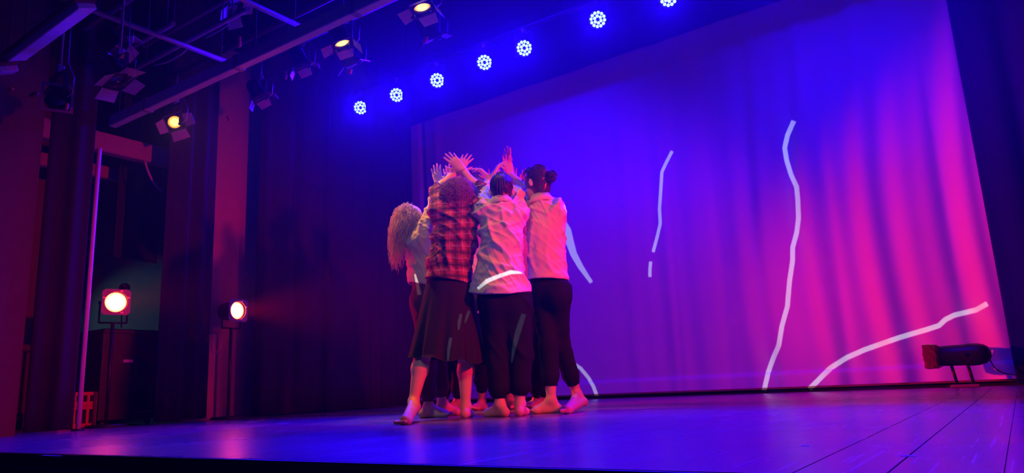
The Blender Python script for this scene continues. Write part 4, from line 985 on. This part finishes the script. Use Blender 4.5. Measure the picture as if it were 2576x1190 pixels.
# skirt: flared, in deep soft folds
wz = p(1130, 700); n = 120; rows = 34; V = []; top = p(1130, 690); bot = p(1124, 905, -.02)
for side in (0, 1):
    for j in range(rows+1):
        h = j/rows; c = top+(bot-top)*h; rx = .148+.107*h**.9; ry = .108+.107*h
        for i in range(n):
            a = 2*math.pi*i/n; f = 1+(.03+.07*h)*h*(math.sin(9*a+.8+.5*math.sin(2*a))*.6+.4*math.sin(17*a+1.7*h))-side*.02
            z = c[2]+(.035*math.cos(a-2.9)*h-.012*math.sin(7*a)*h)
            V.append((c[0]+rx*f*math.cos(a), c[1]+ry*f*math.sin(a), z))
k = n*(rows+1)
Q = [(s_*k+j*n+i, s_*k+j*n+(i+1) % n, s_*k+(j+1)*n+(i+1) % n, s_*k+(j+1)*n+i)[::(-1 if s_ == 0 else 1)] for s_ in (0, 1) for j in range(rows) for i in range(n)]
Q += [(rows*n+i, rows*n+(i+1) % n, k+rows*n+(i+1) % n, k+rows*n+i) for i in range(n)]
mesh_np('skirt', V, Q, M['black_skirt'], d.o)
MB().lathe([(.150, -.02), (.155, 0), (.150, .02)], 40, Matrix.Translation(Vector(top)) @ Matrix.Diagonal((1, .74, 1, 1))).build('waistband', M['black_skirt'], d.o)
rnd = np.random.RandomState(3); hd = J['head']
hb = hair_cap(d, J, FACE, J['up'], 'brown_hair', 2, thick=.014, face_cut=.075, extra=(((0, -.045, -.03), (.088, .07, .08)),), amp=.001)
dirs = []; ln = []
while len(dirs) < 1300:
    q = U(rnd.randn(3))
    if (q[1] > .75 and q[2] < .1) or q[2] < -.7: continue
    dirs.append(q); ln.append(rnd.uniform(.04, .12))
cu = curls(d, hd+np.array([0, -.012, .020]), dirs, ln, .096, .016, 1.5, .55, .0032, 'brown_hair', 4, 30)
strands('curls', None, cu, rnd.uniform(.0011, .0025, 1300), 'brown_hair', hb)
MB().lathe([(.0285, -.0015), (.0305, 0), (.0285, .0015), (.027, 0), (.0285, -.0015)], 20, Matrix.Translation(Vector(J['wrR']-U(J['wrR']-J['elR'])*.01)) @ Vector(J['wrR']-J['elR']).to_track_quat('Z', 'Y').to_matrix().to_4x4()).build('bracelet', M['cable'], d.o)

# ---- woman in the white shirt, back to the audience
d = Dancer((1282, 1048), 5.02, 'barefoot person in white shirt and black joggers seen from behind, centre of the group'); p = d.p
J = dict(front=(0, 1, 0), up=U((0, .10, 1)), pelvis=p(1268, 742), chest=p(1262, 595, .0), neck=p(1262, 517, .02), head=p(1262, 482, .05), shL=p(1214, 532, .03), shR=p(1306, 533, .03),
         elL=p(1222, 488, .26), wrL=p(1230, 448, .42), elR=p(1298, 488, .26), wrR=p(1240, 443, .40), hipL=p(1246, 757), hipR=p(1296, 757),
         kneeL=p(1250, 888, .03), kneeR=p(1310, 886, .02), ankL=p(1258, 1019, .0), ankR=p(1308, 1017, .0))
J['handL'] = H((-.68, .1, .74), (-.6, 0, -.75), (0, 1, .2), [.42, .35, .4, .5], .10); J['handR'] = H((.5, .1, .85), (.75, .1, -.45), (0, 1, .2), [.25, .22, .3, .4], .2)
J['footL'] = flat(J['ankL'], (-.75, .7, 0), -1); J['footR'] = flat(J['ankR'], (.2, 1, 0), 1)
FACE = (0, 1, .2)
build_body(d, J, FACE, J['up'], 'skin_pale')
build_shirt(d, J, 'white_shirt', p(1268, 747, -.02), .45, 21, .013, loose=.93, flare=.08, hemtilt=(.0, .0), arm=.92, curve=.7, extra=((p(1232, 640), p(1196, 745), .07, .06),))
build_trousers(d, J, 'black_trousers', (.86, .82), 1.12, 31)
hb = hair_cap(d, J, FACE, J['up'], 'dark_hair', 5, thick=.010, extra=(((.0, -.05, .115), (.034, .034, .026)),), amp=.0005)
strands('combed_hair', None, combed(d, J, FACE, J['up'], (0, -.05, .115), 520, .012, 6), .0027, 'dark_hair', hb)
dirs = [U((rnd.uniform(-1, 1), rnd.uniform(-1, .1), rnd.uniform(-.2, 1))) for _ in range(60)]
strands('loose_hair', None, curls(d, J['head']+np.array([0, 0, .02]), dirs, rnd.uniform(.02, .05, 60), .10, .004, .6, .3, .0012, 'dark_hair', 8, 12), .0008, 'dark_hair', hb)

# ---- woman with the hair bun, at the right
d = Dancer((1392, 1041), 5.22, 'barefoot person with hair bun, loose pale shirt and black leggings, right of group'); p = d.p
J = dict(front=(-.55, .83, 0), up=U((-.06, .05, 1)), pelvis=p(1380, 722), chest=p(1374, 598, .0), neck=p(1362, 512, .0), head=p(1351, 462, .02), shL=p(1334, 525, .12), shR=p(1402, 535, -.03),
         elL=p(1318, 480, .36), wrL=p(1275, 427, .40), elR=p(1345, 496, .18), wrR=p(1282, 440, .34), hipL=p(1360, 738, .05), hipR=p(1403, 738, -.03),
         kneeL=p(1380, 868, .03), kneeR=p(1410, 868, .16), ankL=p(1387, 1008, .02), ankR=p(1452, 992, .34))
J['handL'] = H((.16, 0, 1), (-.85, -.5, 0), (-.3, -1, 0), [.12, .2, .28, .3], .15, 1.1); J['handR'] = H((-.12, 0, 1), (.3, -1, 0), (-1, 0, 0), [.25, .3, .3, .3], .15, 1.0)
J['footL'] = flat(J['ankL'], (-1, -.05, 0), -1)
b4 = d.ground(1428, 1031, .028); J['footR'] = (p(1468, 1011, .34), b4, U((-1, -.2, -.1)), 1)
FACE = (-.78, .62, .12)
build_body(d, J, FACE, J['up'], 'skin')
build_shirt(d, J, 'beige_shirt', p(1379, 706), .25, 41, .014, loose=.92, flare=.02, hemtilt=(.05, 0))
build_trousers(d, J, 'black_trousers', (.72, .76), .78, 51)
bc = (0, -.138, .015)
hb = hair_cap(d, J, FACE, J['up'], 'dark_hair', 15, thick=.016, extra=((bc, (.036, .036, .036)), ((0, -.10, .015), (.03, .04, .03))), amp=.0005)
strands('combed_hair', None, combed(d, J, FACE, J['up'], (0, -.12, .03), 520, .016, 16, lift=.03), .0028, 'dark_hair', hb)
u = U(J['up']); fc = U(np.array(FACE)-u*(np.array(FACE)@u)); bun = J['head']+fc*bc[1]+u*bc[2]
dirs = [U(rnd.randn(3)) for _ in range(90)]
strands('bun_curls', None, curls(d, bun, dirs, rnd.uniform(.015, .04, 90), .032, .009, 1.6, .1, .002, 'dark_hair', 18, 14), .0024, 'dark_hair', hb)
dirs = [U((rnd.uniform(-1, 1), rnd.uniform(-1, 1), rnd.uniform(.15, 1))) for _ in range(140)]
strands('loose_hair', None, curls(d, J['head']+np.array([0, 0, .02]), dirs, rnd.uniform(.02, .045, 140), .108, .009, 1.6, .2, .0012, 'dark_hair', 19, 16), .0018, 'dark_hair', hb)

# ---- blonde woman leaning back at the left
d = Dancer((1080, 1049), 5.50, 'barefoot person with long wavy blonde hair in cream top, leaning back, left of the group'); p = d.p
J = dict(front=(.92, .3, .0), up=U((-.42, .0, .9)), pelvis=p(1072, 748), chest=p(1062, 640, .0), neck=p(1049, 588, .0), head=p(1036, 556, .0), shL=p(1062, 598, .15), shR=p(1052, 606, -.13),
         elR=p(1086, 540, -.06), wrR=p(1106, 466, .04), elL=p(1112, 540, .22), wrL=p(1132, 466, .22), hipL=p(1080, 762, .08), hipR=p(1072, 762, -.06),
         kneeL=p(1100, 890, .12), kneeR=p(1074, 890, -.05), ankL=p(1112, 1014, .2), ankR=p(1078, 1023, -.02))
J['handR'] = H((-.2, 0, 1), (.1, -1, 0), (1, 0, 0), [.12, .15, .15, .15], .18); J['handL'] = H((-.1, 0, 1), (0, -1, 0), (1, 0, 0), .15, .18)
J['footR'] = flat(J['ankR'], (1, -.05, 0), 1); J['footL'] = flat(J['ankL'], (1, .1, 0), -1)
FACE = (.86, .12, .5)
build_body(d, J, FACE, J['up'], 'skin_pale')
build_shirt(d, J, 'cream_shirt', p(1069, 722), .75, 61, .012, loose=.92, flare=-.01, hemtilt=(.3, 0), collar=False, name='jumper')
build_trousers(d, J, 'maroon_trousers', (.84, .88), .95, 71)
hb = hair_cap(d, J, FACE, J['up'], 'blonde_hair', 25, thick=.02, face_cut=.065, extra=(((0, -.06, -.02), (.08, .055, .09)),), amp=.001)
u = U(J['up']); fc = U(np.array(FACE)-u*(np.array(FACE)@u)); sd = np.cross(u, fc); hd = J['head']; paths = []; rr = []
for i in range(1400):
    a = rnd.uniform(-2.2, 2.2); e = rnd.uniform(-.35, 1.6); q = U(-fc*math.cos(a)*math.cos(e)+sd*math.sin(a)*math.cos(e)+u*math.sin(e)); L_ = rnd.uniform(.16, .36); t = np.linspace(0, 1, 26)[:, None]
    out = np.array([q[0]*.75-.25, q[1], 0]); ph = rnd.uniform(0, 6.28, 2); amp = rnd.uniform(.004, .016)
    b = hd+u*.022+q*.118+out*(.045*np.sin(t*2.2))+np.array([-.015, 0, -1])*(L_*t**1.15)
    b = b+np.array([1, 0, .2])*amp*np.sin(t*rnd.uniform(7, 15)+ph[0])*np.minimum(1, t*3)+np.array([0, 1, .2])*amp*np.cos(t*rnd.uniform(6, 13)+ph[1])*np.minimum(1, t*3); paths.append(b); rr.append(rnd.uniform(.0008, .0022))
strands('wavy_locks', None, paths, np.array(rr), 'blonde_hair', hb)
dirs = [U(-fc*rnd.uniform(-.3, 1)+sd*rnd.uniform(-1, 1)+u*rnd.uniform(0, 1)) for _ in range(200)]
strands('loose_hair', None, curls(d, hd+u*.02, dirs, rnd.uniform(.05, .10, 200), .118, .007, 1.1, .5, .0014, 'blonde_hair', 28, 16), .0018, 'blonde_hair', hb)

# ---- dancers on the far side of the circle, mostly hidden
def far_dancer(base, D, label, feet, hands, shirt, tr, cuffs, seed, lean=0.0, hairc='dark_hair', sh=1.02):
    d = Dancer(base, D, label); z = np.array
    J = dict(front=(0, -1, 0), up=U((0, -.1, 1)), pelvis=z([0, 0, .90*sh+.04]), chest=z([lean*.6, .0, 1.24*sh]), neck=z([lean, -.02, 1.46*sh]), head=z([lean, -.05, 1.58*sh]),
             shR=z([lean-.15, -.02, 1.40*sh]), shL=z([lean+.15, -.02, 1.40*sh]), hipR=z([-.085, 0, .88*sh]), hipL=z([.085, 0, .88*sh]))
    for a, (px, py, td, sd_) in zip('RL', feet):
        g = d.ground(px, py); an = z([g[0], g[1], .085]); J['ank'+a] = an; J['knee'+a] = J['hip'+a]*.5+an*.5+z([0, -.04, 0]); J['foot'+a] = flat(an, td, sd_)
    for a, (px, py, off, dd, n, ts, cu) in zip('RL', hands):
        wr = d.p(px, py, off); J['wr'+a] = wr; s = J['sh'+a]; m_ = (s+wr)/2; L = np.linalg.norm(wr-s); b = math.sqrt(max(.27**2-(L/2)**2, .0004)); J['el'+a] = m_+z([(-1 if a == 'R' else 1)*b*.75, -b*.3, -b*.4]); J['hand'+a] = H(dd, n, ts, cu, .18)
    build_body(d, J, (0, -1, .35), J['up'], 'skin', h=.007)
    build_shirt(d, J, shirt, z([0, 0, .80*sh]), .3, seed, .01, h=.010)
    build_trousers(d, J, tr, cuffs, 1.0, seed+3, h=.010)
    hair_cap(d, J, (0, -1, .35), J['up'], hairc, seed, thick=.018)
    return d
UPR = ((0, 0, 1), (0, -1, 0), (1, 0, 0), .15)
far_dancer((1138, 1036), 6.50, 'person hidden behind the plaid shirt, bare feet pointing toward the audience', ((1120, 1034, (.6, -.8, 0), 1), (1152, 1034, (-.9, -.5, 0), -1)), ((1127, 466, -.25, *UPR), (1160, 452, -.3, *UPR)), 'cream_shirt', 'black_trousers', (.86, .86), 81, hairc='brown_hair')
far_dancer((1248, 1034), 6.20, 'person hidden behind the white shirt, pink lit bare feet beside its joggers', ((1213, 1032, (-.5, -.85, 0), 1), (1284, 1030, (.4, -.9, 0), -1)), ((1206, 458, -.35, (-.72, 0, .7), (0, -1, .2), (.3, 0, 1), .08), (1222, 462, -.35, (-.4, 0, .9), (0, -1, 0), (1, 0, 0), .5)), 'beige_shirt', 'black_trousers', (.78, .74), 91)
far_dancer((1362, 1030), 6.25, 'person hidden behind the hair bun dancer, dark trouser leg and foot showing', ((1352, 1026, (-.6, -.8, 0), 1), (1372, 1027, (-.95, -.3, 0), -1)), ((1290, 470, -.3, *UPR), (1320, 475, -.3, *UPR)), 'beige_shirt', 'black_trousers', (.92, .93), 111, lean=-.05)
